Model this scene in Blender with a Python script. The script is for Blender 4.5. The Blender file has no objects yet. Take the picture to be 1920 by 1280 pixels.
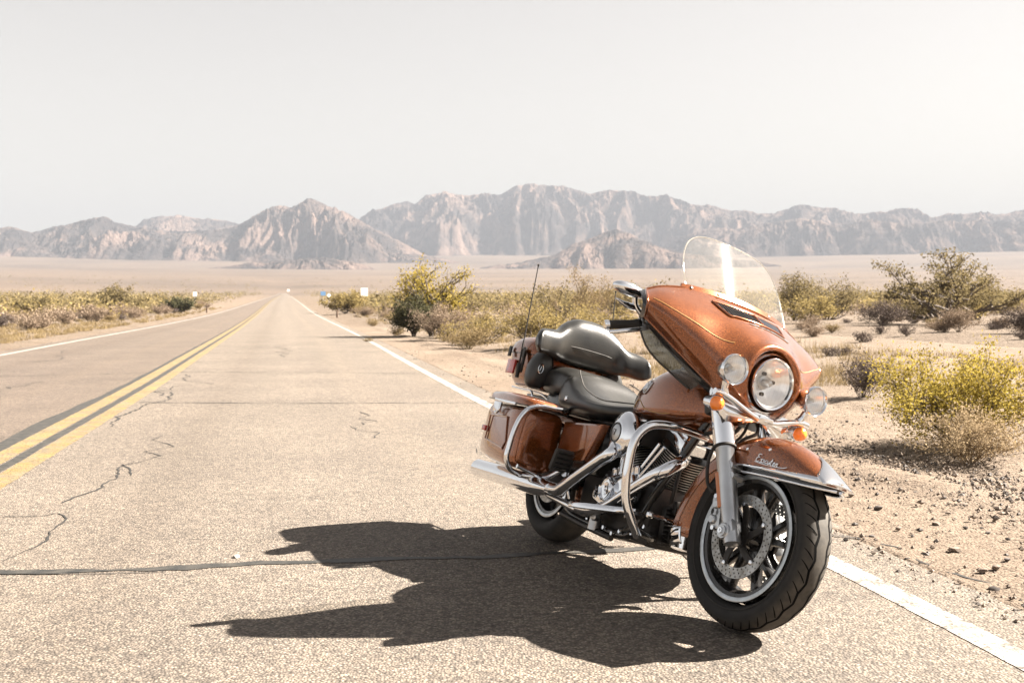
import bpy, bmesh, math, random
import numpy as np
from mathutils import Matrix, Vector

C = bpy.context.scene.collection
scene = bpy.context.scene
random.seed(7)
rng = np.random.default_rng(7)
PI = math.pi

# ------------------------------------------------------------------ camera
cam_d = bpy.data.cameras.new("camera")
cam = bpy.data.objects.new("camera", cam_d)
C.objects.link(cam)
EYE = 1.158
cam.location = (0, 0, EYE)
cam.rotation_euler = (PI / 2 - 0.0340, 0, 0)
cam_d.sensor_width = 36
cam_d.lens = 39.375
cam_d.clip_start = 0.05
cam_d.clip_end = 30000
cam_d.dof.use_dof = True
cam_d.dof.focus_distance = 4.1
cam_d.dof.aperture_fstop = 8.0
scene.camera = cam

# ------------------------------------------------------------------ sky and sun
SUN_DIR = Vector((1.26, 0.29, 1.0)).normalized()          # towards the sun
sun_el = math.asin(SUN_DIR.z)
sun_az = math.atan2(SUN_DIR.x, SUN_DIR.y)
world = bpy.data.worlds.new("World")
scene.world = world
world.use_nodes = True
wn, wl = world.node_tree.nodes, world.node_tree.links
wn.clear()
w_out = wn.new("ShaderNodeOutputWorld")
w_bg = wn.new("ShaderNodeBackground")
w_sky = wn.new("ShaderNodeTexSky")
w_sky.sky_type = 'NISHITA'
w_sky.sun_disc = False
w_sky.sun_elevation = sun_el
w_sky.sun_rotation = sun_az
w_sky.air_density = 1.0
w_sky.dust_density = 0.8
w_sky.ozone_density = 1.0
w_sky.altitude = 300
w_hs = wn.new("ShaderNodeHueSaturation")
w_hs.inputs["Saturation"].default_value = 0.42
w_mix = wn.new("ShaderNodeMix"); w_mix.data_type = 'RGBA'; w_mix.blend_type = 'MULTIPLY'
w_mix.inputs[0].default_value = 1.0
w_mix.inputs[7].default_value = (0.535, 0.457, 0.372, 1)
w_bg.inputs["Strength"].default_value = 0.05
wl.new(w_sky.outputs[0], w_hs.inputs["Color"])
wl.new(w_hs.outputs[0], w_mix.inputs[6])
wl.new(w_mix.outputs[2], w_bg.inputs["Color"])
wl.new(w_bg.outputs[0], w_out.inputs["Surface"])

sun_d = bpy.data.lights.new("sun", 'SUN')
sun_d.energy = 5.0
sun_d.angle = math.radians(0.53)
sun_d.color = (1.0, 0.915, 0.81)
sun = bpy.data.objects.new("sun", sun_d)
sun.rotation_euler = (-SUN_DIR).to_track_quat('-Z', 'Y').to_euler()
sun.location = (20, 0, 30)
C.objects.link(sun)

scene.view_settings.view_transform = 'Standard'
scene.view_settings.look = 'None'
scene.view_settings.exposure = 3.1
scene.view_settings.gamma = 1.0
scene.view_settings.use_curve_mapping = False
scene.render.engine = 'CYCLES'
scene.cycles.max_bounces = 8
scene.cycles.transparent_max_bounces = 16
scene.cycles.volume_bounces = 1

# ------------------------------------------------------------------ helpers
def tag(o, label=None, cat=None, group=None, kind=None):
    if label: o["label"] = label
    if cat: o["category"] = cat
    if group: o["group"] = group
    if kind: o["kind"] = kind
    return o

def hash2(ix, iy, seed):
    h = (ix.astype(np.int64) * 374761393 + iy.astype(np.int64) * 668265263 + seed * 1442695041) & 0xffffffff
    h = ((h ^ (h >> 13)) * 1274126177) & 0xffffffff
    h = h ^ (h >> 16)
    return (h & 0xffff) / 65535.0

def noise2(x, y, seed=0):
    ix, iy = np.floor(x), np.floor(y)
    fx, fy = x - ix, y - iy
    def g(dx, dy):
        a = hash2(ix + dx, iy + dy, seed) * 2 * PI
        return np.cos(a) * (fx - dx) + np.sin(a) * (fy - dy)
    u = fx * fx * fx * (fx * (fx * 6 - 15) + 10)
    v = fy * fy * fy * (fy * (fy * 6 - 15) + 10)
    return 1.4 * ((g(0, 0) * (1 - u) + g(1, 0) * u) * (1 - v) + (g(0, 1) * (1 - u) + g(1, 1) * u) * v)

def fbm(x, y, oct=4, seed=0, ridged=False):
    s, a, t = 0, 1.0, 0
    for i in range(oct):
        n = noise2(x * 2 ** i, y * 2 ** i, seed + i * 17)
        s = s + a * ((1 - 2 * np.abs(n)) if ridged else n)
        t += a
        a *= 0.5
    return s / t

def link_mesh(name, verts, faces, mat=None, parent=None, smooth=True, sharp=None, basis=None):
    me = bpy.data.meshes.new(name)
    if isinstance(verts, np.ndarray) and isinstance(faces, np.ndarray):
        n, k = faces.shape
        me.vertices.add(len(verts)); me.vertices.foreach_set("co", verts.astype(np.float32).ravel())
        me.loops.add(n * k); me.loops.foreach_set("vertex_index", faces.astype(np.int32).ravel())
        me.polygons.add(n); me.polygons.foreach_set("loop_start", np.arange(0, n * k, k, dtype=np.int32))
        me.update(calc_edges=True)
    else:
        me.from_pydata([tuple(v) for v in verts], [], [tuple(f) for f in faces])
        me.update()
    if smooth:
        me.polygons.foreach_set("use_smooth", [True] * len(me.polygons))
        if sharp is not None:
            me.set_sharp_from_angle(angle=math.radians(sharp))
    else:
        me.polygons.foreach_set("use_smooth", [False] * len(me.polygons))
    if mat: me.materials.append(mat)
    o = bpy.data.objects.new(name, me)
    C.objects.link(o)
    if parent is not None: o.parent = parent
    if basis is not None: o.matrix_basis = basis
    return o

def grid_faces(nr, nc, wrap=False):
    r, c = np.meshgrid(np.arange(nr - 1), np.arange(nc if wrap else nc - 1), indexing='ij')
    c2 = (c + 1) % nc
    return np.stack([r * nc + c, r * nc + c2, (r + 1) * nc + c2, (r + 1) * nc + c], -1).reshape(-1, 4)

# ------------------------------------------------------------------ materials
def new_mat(name):
    m = bpy.data.materials.new(name); m.use_nodes = True
    nt = m.node_tree; nt.nodes.clear()
    out = nt.nodes.new("ShaderNodeOutputMaterial")
    b = nt.nodes.new("ShaderNodeBsdfPrincipled")
    nt.links.new(b.outputs[0], out.inputs[0])
    return m, nt, b, out

def simple(name, col, rough=0.5, metal=0.0, coat=0.0, coat_rough=0.03, ior=None, spec=None, bump=None, var=None, transmission=0, emit=None):
    """bump = (scale, strength, distance); var = (scale, amount, second colour)"""
    m, nt, b, out = new_mat(name)
    b.inputs["Base Color"].default_value = (*col, 1)
    b.inputs["Roughness"].default_value = rough
    b.inputs["Metallic"].default_value = metal
    b.inputs["Coat Weight"].default_value = coat
    b.inputs["Coat Roughness"].default_value = coat_rough
    b.inputs["Transmission Weight"].default_value = transmission
    if ior: b.inputs["IOR"].default_value = ior
    if spec is not None: b.inputs["Specular IOR Level"].default_value = spec
    tc = nt.nodes.new("ShaderNodeTexCoord")
    if var:
        n = nt.nodes.new("ShaderNodeTexNoise"); n.inputs["Scale"].default_value = var[0]; n.inputs["Detail"].default_value = 6
        r = nt.nodes.new("ShaderNodeValToRGB"); r.color_ramp.elements[0].position = 0.5 - var[1]; r.color_ramp.elements[1].position = 0.5 + var[1]
        r.color_ramp.elements[0].color = (*col, 1); r.color_ramp.elements[1].color = (*var[2], 1)
        nt.links.new(tc.outputs["Object"], n.inputs["Vector"]); nt.links.new(n.outputs["Fac"], r.inputs[0]); nt.links.new(r.outputs[0], b.inputs["Base Color"])
    if bump:
        n = nt.nodes.new("ShaderNodeTexNoise"); n.inputs["Scale"].default_value = bump[0]; n.inputs["Detail"].default_value = 4
        bp = nt.nodes.new("ShaderNodeBump"); bp.inputs["Strength"].default_value = bump[1]; bp.inputs["Distance"].default_value = bump[2]
        nt.links.new(tc.outputs["Object"], n.inputs["Vector"]); nt.links.new(n.outputs["Fac"], bp.inputs["Height"]); nt.links.new(bp.outputs[0], b.inputs["Normal"])
    return m

def N(nt, kind, **kw):
    n = nt.nodes.new(kind)
    for k, v in kw.items():
        if k in n.inputs.keys(): n.inputs[k].default_value = v
        else: setattr(n, k, v)
    return n

def ramp(nt, pts):
    r = nt.nodes.new("ShaderNodeValToRGB")
    e = r.color_ramp.elements
    while len(e) > 1: e.remove(e[-1])
    e[0].position = pts[0][0]; e[0].color = (*pts[0][1], 1)
    for p, c in pts[1:]:
        x = e.new(p); x.color = (*c, 1)
    return r

def mixc(nt, fac, a, b, mode='MIX'):
    m = nt.nodes.new("ShaderNodeMix"); m.data_type = 'RGBA'; m.blend_type = mode
    L = nt.links
    for i, v in ((0, fac), (6, a), (7, b)):
        if hasattr(v, "links") or isinstance(v, bpy.types.NodeSocket): L.new(v, m.inputs[i])
        elif i == 0: m.inputs[0].default_value = v
        else: m.inputs[i].default_value = (*v, 1)
    return m.outputs[2]

def asphalt_material():
    m, nt, b, out = new_mat("weathered_asphalt"); L = nt.links
    tc = N(nt, "ShaderNodeTexCoord")
    P = tc.outputs["Object"]
    v = N(nt, "ShaderNodeTexVoronoi", Scale=98.0, Randomness=1.0); L.new(P, v.inputs["Vector"])
    v2 = N(nt, "ShaderNodeTexVoronoi", Scale=50.0, Randomness=1.0); L.new(P, v2.inputs["Vector"])
    vb = N(nt, "ShaderNodeSeparateColor"); L.new(v.outputs["Color"], vb.inputs[0])
    stones = ramp(nt, [(0.0, (0.09, 0.079, 0.068)), (0.18, (0.145, 0.125, 0.106)), (0.45, (0.195, 0.166, 0.140)), (0.8, (0.25, 0.215, 0.182)), (1.0, (0.32, 0.28, 0.24))])
    L.new(vb.outputs[0], stones.inputs[0])
    vb2 = N(nt, "ShaderNodeSeparateColor"); L.new(v2.outputs["Color"], vb2.inputs[0])
    st2 = ramp(nt, [(0.0, (0.22, 0.22, 0.22)), (0.10, (0.45, 0.45, 0.45)), (0.22, (0.9, 0.9, 0.9)), (0.5, (1.02, 1.02, 1.02)), (0.93, (1.1, 1.08, 1.02)), (1.0, (1.55, 1.5, 1.42))])
    L.new(vb2.outputs[1], st2.inputs[0])
    c = mixc(nt, 0.75, stones.outputs[0], st2.outputs[0], 'MULTIPLY')
    # binder between the stones
    e = N(nt, "ShaderNodeMapRange"); e.inputs[1].default_value = 0.35; e.inputs[2].default_value = 0.75
    L.new(v.outputs["Distance"], e.inputs[0])
    c = mixc(nt, e.outputs[0], c, (0.10, 0.088, 0.076))
    # broad wear
    n = N(nt, "ShaderNodeTexNoise", Scale=0.55, Detail=5.0, Roughness=0.6); L.new(P, n.inputs["Vector"])
    r = ramp(nt, [(0.3, (0.84, 0.83, 0.82)), (0.7, (1.1, 1.08, 1.05))]); L.new(n.outputs["Fac"], r.inputs[0])
    c = mixc(nt, 1.0, c, r.outputs[0], 'MULTIPLY')
    n = N(nt, "ShaderNodeTexNoise", Scale=7.0, Detail=5.0, Roughness=0.7); L.new(P, n.inputs["Vector"])
    r = ramp(nt, [(0.3, (0.86, 0.86, 0.86)), (0.72, (1.1, 1.1, 1.1))]); L.new(n.outputs["Fac"], r.inputs[0])
    c = mixc(nt, 1.0, c, r.outputs[0], 'MULTIPLY')
    # a lane-coordinate attribute carries the wheel tracks
    at = N(nt, "ShaderNodeAttribute", attribute_name="lane")
    tr = ramp(nt, [(0.0, (1, 1, 1)), (0.22, (0.97, 0.965, 0.96)), (0.3, (0.88, 0.87, 0.86)), (0.38, (0.97, 0.97, 0.97)), (0.5, (1.03, 1.03, 1.03)), (0.62, (0.96, 0.96, 0.96)), (0.7, (1.05, 1.04, 1.02)), (0.8, (0.98, 0.98, 0.98)), (1, (1.03, 1.02, 1.0))])
    L.new(at.outputs["Fac"], tr.inputs[0])
    c = mixc(nt, 1.0, c, tr.outputs[0], 'MULTIPLY')
    # the far lane carries a darker, pinker chip seal
    at2 = N(nt, "ShaderNodeAttribute", attribute_name="farlane")
    c = mixc(nt, at2.outputs["Fac"], c, mixc(nt, 1.0, c, (0.80, 0.76, 0.75), 'MULTIPLY'))
    # oil drips, scuffs and old stains with shapes of their own
    n = N(nt, "ShaderNodeTexNoise", Scale=1.7, Detail=9.0, Roughness=0.75, Distortion=0.6); L.new(P, n.inputs["Vector"])
    r = ramp(nt, [(0.0, (1, 1, 1)), (0.60, (1, 1, 1)), (0.70, (0.80, 0.79, 0.78)), (0.85, (0.72, 0.71, 0.70))]); L.new(n.outputs["Fac"], r.inputs[0])
    c = mixc(nt, 1.0, c, r.outputs[0], 'MULTIPLY')
    n = N(nt, "ShaderNodeTexNoise", Scale=38.0, Detail=3.0, Roughness=0.6); L.new(P, n.inputs["Vector"])
    r = ramp(nt, [(0.26, (0.30, 0.28, 0.26)), (0.34, (1, 1, 1)), (0.70, (1, 1, 1)), (0.78, (1.25, 1.22, 1.18))]); L.new(n.outputs["Fac"], r.inputs[0])
    c = mixc(nt, 1.0, c, r.outputs[0], 'MULTIPLY')
    c = mixc(nt, 1.0, c, (0.80, 0.785, 0.775), 'MULTIPLY')
    L.new(c, b.inputs["Base Color"])
    b.inputs["Roughness"].default_value = 0.85
    b.inputs["Specular IOR Level"].default_value = 0.3
    h = N(nt, "ShaderNodeMath", operation='SUBTRACT'); h.inputs[0].default_value = 1.0; L.new(v.outputs["Distance"], h.inputs[1])
    bp = N(nt, "ShaderNodeBump", Strength=0.8, Distance=0.006); L.new(h.outputs[0], bp.inputs["Height"])
    L.new(bp.outputs[0], b.inputs["Normal"])
    return m

def sand_material(name, fine=True):
    m, nt, b, out = new_mat(name); L = nt.links
    tc = N(nt, "ShaderNodeTexCoord"); P = tc.outputs["Object"]
    n = N(nt, "ShaderNodeTexNoise", Scale=0.35, Detail=8.0, Roughness=0.65); L.new(P, n.inputs["Vector"])
    r = ramp(nt, [(0.3, (0.165, 0.124, 0.092)), (0.5, (0.20, 0.156, 0.118)), (0.7, (0.235, 0.188, 0.146))]); L.new(n.outputs["Fac"], r.inputs[0])
    c = r.outputs[0]
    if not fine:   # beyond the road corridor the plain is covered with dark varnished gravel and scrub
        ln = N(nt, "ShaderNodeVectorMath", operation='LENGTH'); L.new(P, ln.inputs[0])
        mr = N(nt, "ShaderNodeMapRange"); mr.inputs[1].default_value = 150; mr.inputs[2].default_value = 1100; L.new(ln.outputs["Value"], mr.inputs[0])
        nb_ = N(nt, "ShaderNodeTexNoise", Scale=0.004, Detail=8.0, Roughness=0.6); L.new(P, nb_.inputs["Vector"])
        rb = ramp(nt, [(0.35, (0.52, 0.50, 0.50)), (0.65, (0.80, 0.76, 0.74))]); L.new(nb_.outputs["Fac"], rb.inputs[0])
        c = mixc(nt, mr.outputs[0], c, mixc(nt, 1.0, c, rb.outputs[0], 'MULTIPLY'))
    n2 = N(nt, "ShaderNodeTexNoise", Scale=9.0, Detail=8.0, Roughness=0.75); L.new(P, n2.inputs["Vector"])
    r2 = ramp(nt, [(0.33, (0.62, 0.60, 0.58)), (0.46, (0.95, 0.95, 0.95)), (0.7, (1.12, 1.12, 1.12))]); L.new(n2.outputs["Fac"], r2.inputs[0])
    c = mixc(nt, 1.0, c, r2.outputs[0], 'MULTIPLY')
    v = N(nt, "ShaderNodeTexVoronoi", Scale=60.0 if fine else 12.0); L.new(P, v.inputs["Vector"])
    s = N(nt, "ShaderNodeSeparateColor"); L.new(v.outputs["Color"], s.inputs[0])
    r3 = ramp(nt, [(0.0, (0.35, 0.33, 0.31)), (0.16, (0.8, 0.78, 0.76)), (0.3, (1, 1, 1)), (0.92, (1.05, 1.05, 1.05)), (1.0, (1.35, 1.33, 1.3))]); L.new(s.outputs[0], r3.inputs[0])
    c = mixc(nt, 0.8, c, r3.outputs[0], 'MULTIPLY')
    c = mixc(nt, 1.0, c, (0.76, 0.755, 0.75), 'MULTIPLY')
    L.new(c, b.inputs["Base Color"])
    b.inputs["Roughness"].default_value = 0.95; b.inputs["Specular IOR Level"].default_value = 0.2
    h = N(nt, "ShaderNodeMath", operation='SUBTRACT'); L.new(n2.outputs["Fac"], h.inputs[0]); 
    d = N(nt, "ShaderNodeMath", operation='MULTIPLY'); L.new(v.outputs["Distance"], d.inputs[0]); d.inputs[1].default_value = 0.45
    L.new(d.outputs[0], h.inputs[1])
    bp = N(nt, "ShaderNodeBump", Strength=0.9, Distance=0.02 if fine else 0.12); L.new(h.outputs[0], bp.inputs["Height"]); L.new(bp.outputs[0], b.inputs["Normal"])
    return m

def rock_material():
    m, nt, b, out = new_mat("mountain_rock"); L = nt.links
    tc = N(nt, "ShaderNodeTexCoord"); P = tc.outputs["Object"]
    n = N(nt, "ShaderNodeTexNoise", Scale=0.006, Detail=9.0, Roughness=0.68, Distortion=0.8); L.new(P, n.inputs["Vector"])
    r = ramp(nt, [(0.38, (0.030, 0.027, 0.028)), (0.48, (0.060, 0.049, 0.045)), (0.58, (0.15, 0.108, 0.090)), (0.75, (0.24, 0.175, 0.142))]); L.new(n.outputs["Fac"], r.inputs[0])
    L.new(r.outputs[0], b.inputs["Base Color"]); b.inputs["Roughness"].default_value = 1.0; b.inputs["Specular IOR Level"].default_value = 0.0
    n2 = N(nt, "ShaderNodeTexNoise", Scale=0.02, Detail=10.0, Roughness=0.7); L.new(P, n2.inputs["Vector"])
    bp = N(nt, "ShaderNodeBump", Strength=1.0, Distance=30.0); L.new(n2.outputs["Fac"], bp.inputs["Height"]); L.new(bp.outputs[0], b.inputs["Normal"])
    return m

def paint_line_material(name, col, wear_scale=9.0, wear=(0.43, 0.55), under=(0.15, 0.13, 0.112)):
    m, nt, b, out = new_mat(name); L = nt.links
    tc = N(nt, "ShaderNodeTexCoord"); P = tc.outputs["Object"]
    n = N(nt, "ShaderNodeTexNoise", Scale=wear_scale, Detail=9.0, Roughness=0.8); L.new(P, n.inputs["Vector"])
    r = ramp(nt, [(wear[0], under), (wear[1], col), (0.75, tuple(min(1, c * 1.12) for c in col))]); L.new(n.outputs["Fac"], r.inputs[0])
    v = N(nt, "ShaderNodeTexVoronoi", Scale=95.0); L.new(P, v.inputs["Vector"])
    s = N(nt, "ShaderNodeSeparateColor"); L.new(v.outputs["Color"], s.inputs[0])
    r3 = ramp(nt, [(0.0, (0.22, 0.2, 0.18)), (0.11, (0.5, 0.48, 0.45)), (0.17, (0.92, 0.92, 0.92)), (0.6, (1, 1, 1)), (1, (1, 1, 1))]); L.new(s.outputs[2], r3.inputs[0])
    c = mixc(nt, 1.0, r.outputs[0], r3.outputs[0], 'MULTIPLY')
    nk = N(nt, "ShaderNodeTexNoise", Scale=52.0, Detail=4.0, Roughness=0.7); L.new(P, nk.inputs["Vector"])
    rk = ramp(nt, [(0.36, (0, 0, 0)), (0.43, (1, 1, 1))]); L.new(nk.outputs["Fac"], rk.inputs[0])
    c = mixc(nt, rk.outputs[0], under, c)
    nk = N(nt, "ShaderNodeTexNoise", Scale=3.0, Detail=6.0, Roughness=0.7); L.new(P, nk.inputs["Vector"])
    rk = ramp(nt, [(0.35, (0.72, 0.70, 0.68)), (0.65, (1, 1, 1))]); L.new(nk.outputs["Fac"], rk.inputs[0])
    c = mixc(nt, 1.0, c, rk.outputs[0], 'MULTIPLY')
    L.new(c, b.inputs["Base Color"]); b.inputs["Roughness"].default_value = 0.75
    bp = N(nt, "ShaderNodeBump", Strength=0.5, Distance=0.004); L.new(v.outputs["Distance"], bp.inputs["Height"]); L.new(bp.outputs[0], b.inputs["Normal"])
    return m

M_asphalt = asphalt_material()
M_sand = sand_material("desert_sand", True)
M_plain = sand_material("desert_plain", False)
M_rock = rock_material()
M_white = paint_line_material("white_road_paint", (0.42, 0.395, 0.36))
M_yellow = paint_line_material("yellow_road_paint", (0.215, 0.142, 0.042), 5.0, (0.43, 0.58), (0.15, 0.12, 0.075))
M_tar = simple("tar_sealant", (0.014, 0.014, 0.013), 0.65, bump=(60, 0.6, 0.004), var=(14, 0.14, (0.040, 0.036, 0.030)))
M_crack = simple("open_crack", (0.010, 0.009, 0.008), 0.9)

# ------------------------------------------------------------------ the lie of the land
def splinef(pts):
    xs = np.array([p[0] for p in pts], float); ys = np.array([p[1] for p in pts], float)
    m = np.gradient(ys, xs)
    def f(x):
        x = np.asarray(x, float)
        i = np.clip(np.searchsorted(xs, x) - 1, 0, len(xs) - 2)
        h = xs[i + 1] - xs[i]; t = (x - xs[i]) / h
        r = (2*t**3-3*t**2+1)*ys[i] + (t**3-2*t**2+t)*h*m[i] + (-2*t**3+3*t**2)*ys[i+1] + (t**3-t**2)*h*m[i+1]
        r = np.where(x < xs[0], ys[0] + m[0] * (x - xs[0]), r)
        return np.where(x > xs[-1], ys[-1] + m[-1] * (x - xs[-1]), r)
    return f
XR = splinef([(-40, 9.0), (0, 2.12), (3.7, 1.645), (4.8, 1.46), (12.35, -0.20), (18.9, -1.47), (32.7, -4.06), (106, -18.8), (900, -181.2), (920, -185.3)])
XY = splinef([(-40, 5.2), (0, -2.15), (8.33, -3.83), (15.1, -5.18), (24.8, -7.21), (80, -18.8), (900, -184.0), (920, -188.1)])
XL = splinef([(-40, 1.0), (0, -6.1), (20, -10.36), (33.4, -13.2), (55.4, -17.67), (97, -26.0), (900, -187.5), (920, -191.6)])

def rise(r):
    z = np.where(r < 40, 0, np.where(r < 140, 0.0105 * (r - 40) ** 2 / 200, 0.525 + 0.0105 * (r - 140)))
    z = z + np.where(r > 900, (0.04 - 0.0105) * np.maximum(r - 900, 0) , 0)
    z = z + np.where(r > 3000, 0.027 * np.maximum(r - 3000, 0), 0)
    return z

def land(x, y):
    r = np.sqrt(x * x + y * y)
    z = rise(r)
    off = x - XR(y)
    z = z + np.clip(off - 2.0, 0, 12) * 0.042 * np.clip(1 - r / 500, 0, 1)
    left = XL(y) - x
    edge = np.clip((np.maximum(off, left) - 1.0) / 6.0, 0, 1)
    z = z + edge * (0.05 + 0.0008 * np.minimum(r, 600)) * fbm(x * 0.12, y * 0.12, 4, 3)
    return z

def ground_z(x, y):
    return float(land(np.array([x], float), np.array([y], float))[0])

# ground sheet: rings out to the horizon
def build_ground():
    rad = np.concatenate([[0.0], np.geomspace(0.6, 8600, 230)])
    az = np.linspace(0, 2 * PI, 541)[:-1]
    R, A = np.meshgrid(rad, az, indexing='ij')
    x, y = R * np.sin(A), R * np.cos(A)
    z = land(x, y)
    off = x - XR(y); lf = XL(y) - x
    inroad = np.clip(1 - (np.maximum(off, lf) - 0.9) / (0.6 + 0.02 * R), 0, 1)
    near = np.clip(1 - (np.maximum(off - 10, y - 55) / 3.0), 0, 1) * (off > -1) * (y > 0.5)
    z = z - inroad * (0.05 + R * 0.0012) * (R < 1500) - near * 0.10
    v = np.stack([x, y, z], -1).reshape(-1, 3)
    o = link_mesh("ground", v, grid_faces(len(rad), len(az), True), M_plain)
    tag(o, "pale sandy desert plain spreading from the road to the mountains", kind='structure')
build_ground()

def build_shoulder():
    ys = np.concatenate([np.linspace(1.2, 12, 420), np.geomspace(12.03, 60, 260)])
    s = np.concatenate([np.linspace(0, 4.5, 200), 4.5 + (np.linspace(0, 1, 91)[1:] ** 1.3) * 7.5])
    Y, S = np.meshgrid(ys, s, indexing='ij')
    X = XR(Y) + 0.30 + S
    z = land(X, Y)
    n = 0.012 * fbm(X * 1.3, Y * 0.7, 4, 11) + 0.010 * fbm(X * 7, Y * 7, 4, 12) + 0.009 * fbm(X * 26, Y * 26, 3, 13, True)
    # a low windrow of loose gravel along the pavement and two wheel ruts beyond it
    berm = 0.032 * np.exp(-((S - 1.25 - 0.25 * noise2(Y * 0.35, Y * 0 + 2, 5)) / 0.24) ** 2) * (0.6 + 0.8 * noise2(Y * 0.9, S * 0, 6) ** 2 + 0.3)
    rut = -0.02 * np.exp(-((S - 1.9 - 0.2 * noise2(Y * 0.12, Y * 0 + 9, 8)) / 0.16) ** 2) - 0.018 * np.exp(-((S - 3.3 - 0.2 * noise2(Y * 0.12, Y * 0 + 9, 8)) / 0.17) ** 2)
    w = np.clip(S / 0.5, 0, 1)
    wo = np.clip((12.0 - S) / 1.5, 0, 1) * np.clip((60 - Y) / 6, 0, 1)
    z = z + 0.004 + w * (n + berm + rut) * wo - (1 - wo) * 0.12 + 0.012 * noise2(X * 5, Y * 5, 31) * (1 - w) - 0.012 * (S < 0.05)
    v = np.stack([X, Y, z], -1).reshape(-1, 3)
    o = link_mesh("gravel_shoulder", v, grid_faces(len(ys), len(s)), M_sand)
    tag(o, "sandy gravel verge with wheel ruts on the right of the road", kind='structure')
build_shoulder()

def strip(name, f0, f1, ys, dz, mat, kind='structure', parent=None, ncol=2, lane=False, label=None):
    ys = np.asarray(ys, float)
    t = np.linspace(0, 1, ncol)
    Y, T = np.meshgrid(ys, t, indexing='ij')
    X = f0(Y) * (1 - T) + f1(Y) * T
    z = rise(np.sqrt((XY(Y)) ** 2 * 0 + Y * Y * 1.04)) + dz
    v = np.stack([X, Y, z], -1).reshape(-1, 3)
    o = link_mesh(name, v, grid_faces(len(ys), ncol), mat, parent)
    if lane:
        L = ((X - XY(Y)) / (XR(Y) - XY(Y)))
        far = (L < 0).astype(float)
        Lr = np.where(L < 0, (X - XL(Y)) / (XY(Y) - XL(Y)), L)
        a = o.data.attributes.new("lane", 'FLOAT', 'POINT'); a.data.foreach_set("value", np.clip(Lr, 0, 1).astype(np.float32).ravel())
        a = o.data.attributes.new("farlane", 'FLOAT', 'POINT'); a.data.foreach_set("value", far.astype(np.float32).ravel())
    if parent is None: tag(o, label, kind=kind)
    return o
ys_road = np.concatenate([[-30, -10, 0], np.geomspace(0.8, 900, 330)])
edge_r = lambda y: XR(y) + 0.42 + 0.06 * noise2(y * 1.1, y * 0 + 1, 4) + 0.035 * noise2(y * 6, y * 0 + 1, 4)
edge_l = lambda y: XL(y) - 0.45 - 0.08 * noise2(y * 0.9, y * 0 + 1, 9)
road = strip("road", edge_l, edge_r, ys_road, 0.0, M_asphalt, ncol=41, lane=True, label="weathered two lane desert road running straight to the mountains")
def jag(f, amp, fr, seed): return lambda y: f(y) + amp * noise2(y * fr, y * 0 + seed * 3.1, seed)
ys_line = np.concatenate([[-20, 0], np.geomspace(1.0, 896, 500)])
strip("white_edge_line", jag(lambda y: XR(y) - 0.065, .004, 9, 1), jag(lambda y: XR(y) + 0.065, .004, 9, 2), ys_line, 0.0026, M_white, label="worn white edge line on the right side of the road")
strip("white_edge_line", jag(lambda y: XL(y) - 0.075, .004, 9, 3), jag(lambda y: XL(y) + 0.075, .004, 9, 4), ys_line, 0.0026, M_white, label="white edge line on the left side of the road")
strip("yellow_centre_line", jag(lambda y: XY(y) - 0.09, .006, 5, 5), jag(lambda y: XY(y) + 0.085, .006, 5, 6), ys_line, 0.0026, M_yellow, label="left stripe of the double yellow centre line")
strip("yellow_centre_line", jag(lambda y: XY(y) + 0.20, .006, 5, 7), jag(lambda y: XY(y) + 0.37, .012, 5, 8), ys_line, 0.0026, M_yellow, label="right stripe of the double yellow centre line")
strip("tar_seam", jag(lambda y: XY(y) - 0.17 - 0.09 * np.exp(-((y - 10.5) / 4) ** 2), .04, 0.6, 9), lambda y: XY(y) - 0.085, ys_line[60:], 0.0025, M_tar, label="dark tar seam along the left of the double yellow line")
strip("tar_seam", jag(lambda y: XY(y) + 0.10, .012, 1.5, 10), jag(lambda y: XY(y) + 0.19, .012, 1.5, 11), ys_line[20:], 0.0028, M_tar, label="dark gap between the two yellow stripes")

def ribbon(name, pts, width, mat, dz, label, jagamp=0.3, n=120, seed=1, parent=None):
    """a crack or seal lying on the road along pts (x, y)"""
    p = np.array(pts, float)
    s = np.concatenate([[0], np.cumsum(np.hypot(*np.diff(p, axis=0).T))])
    t = np.linspace(0, s[-1], n)
    x = np.interp(t, s, p[:, 0]); y = np.interp(t, s, p[:, 1])
    tx, ty = np.gradient(x), np.gradient(y); L = np.hypot(tx, ty); nx, ny = -ty / L, tx / L
    sh = width * jagamp * 2 * noise2(t * 2.2, t * 0 + .3, seed) + width * jagamp * noise2(t * 9, t * 0 + .3, seed + 3)
    w = width * (0.5 + 0.45 * noise2(t * 3.3, t * 0 + .7, seed + 5)); w[0] = w[-1] = 0.002
    x0, y0, x1, y1 = x + nx * (sh + w), y + ny * (sh + w), x + nx * (sh - w), y + ny * (sh - w)
    X = np.stack([x0, x1], 1); Y = np.stack([y0, y1], 1)
    z = rise(Y * 1.02) + dz
    o = link_mesh(name, np.stack([X, Y, z], -1).reshape(-1, 3), grid_faces(n, 2), mat, parent)
    if parent is None: tag(o, label, kind='structure')
    return o
ribbon("sealed_crack", [(-3.4, 4.72), (-2.2, 4.79), (-1.87, 4.80), (-1.32, 4.9), (-1.0, 4.99), (-.5, 5.03), (0.1, 5.12), (0.75, 5.28), (1.5, 5.5)], 0.062, M_tar, 0.003, "tar sealed crack crossing the near lane under the motorcycle shadow", 0.25, 200, 2)
ribbon("road_crack", [(-2.3, 4.74), (-1.7, 4.765), (-1.5, 4.8)], 0.008, M_crack, 0.0045, "thin open crack beside the tar seal", 0.6, 80, 3)
ribbon("road_crack", [(-4.36, 13.05), (-2.5, 12.95), (-0.37, 13.02), (0.3, 12.9)], 0.03, M_crack, 0.003, "thin dark crack straight across the near lane behind the motorcycle", 0.5, 260, 4)
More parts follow.
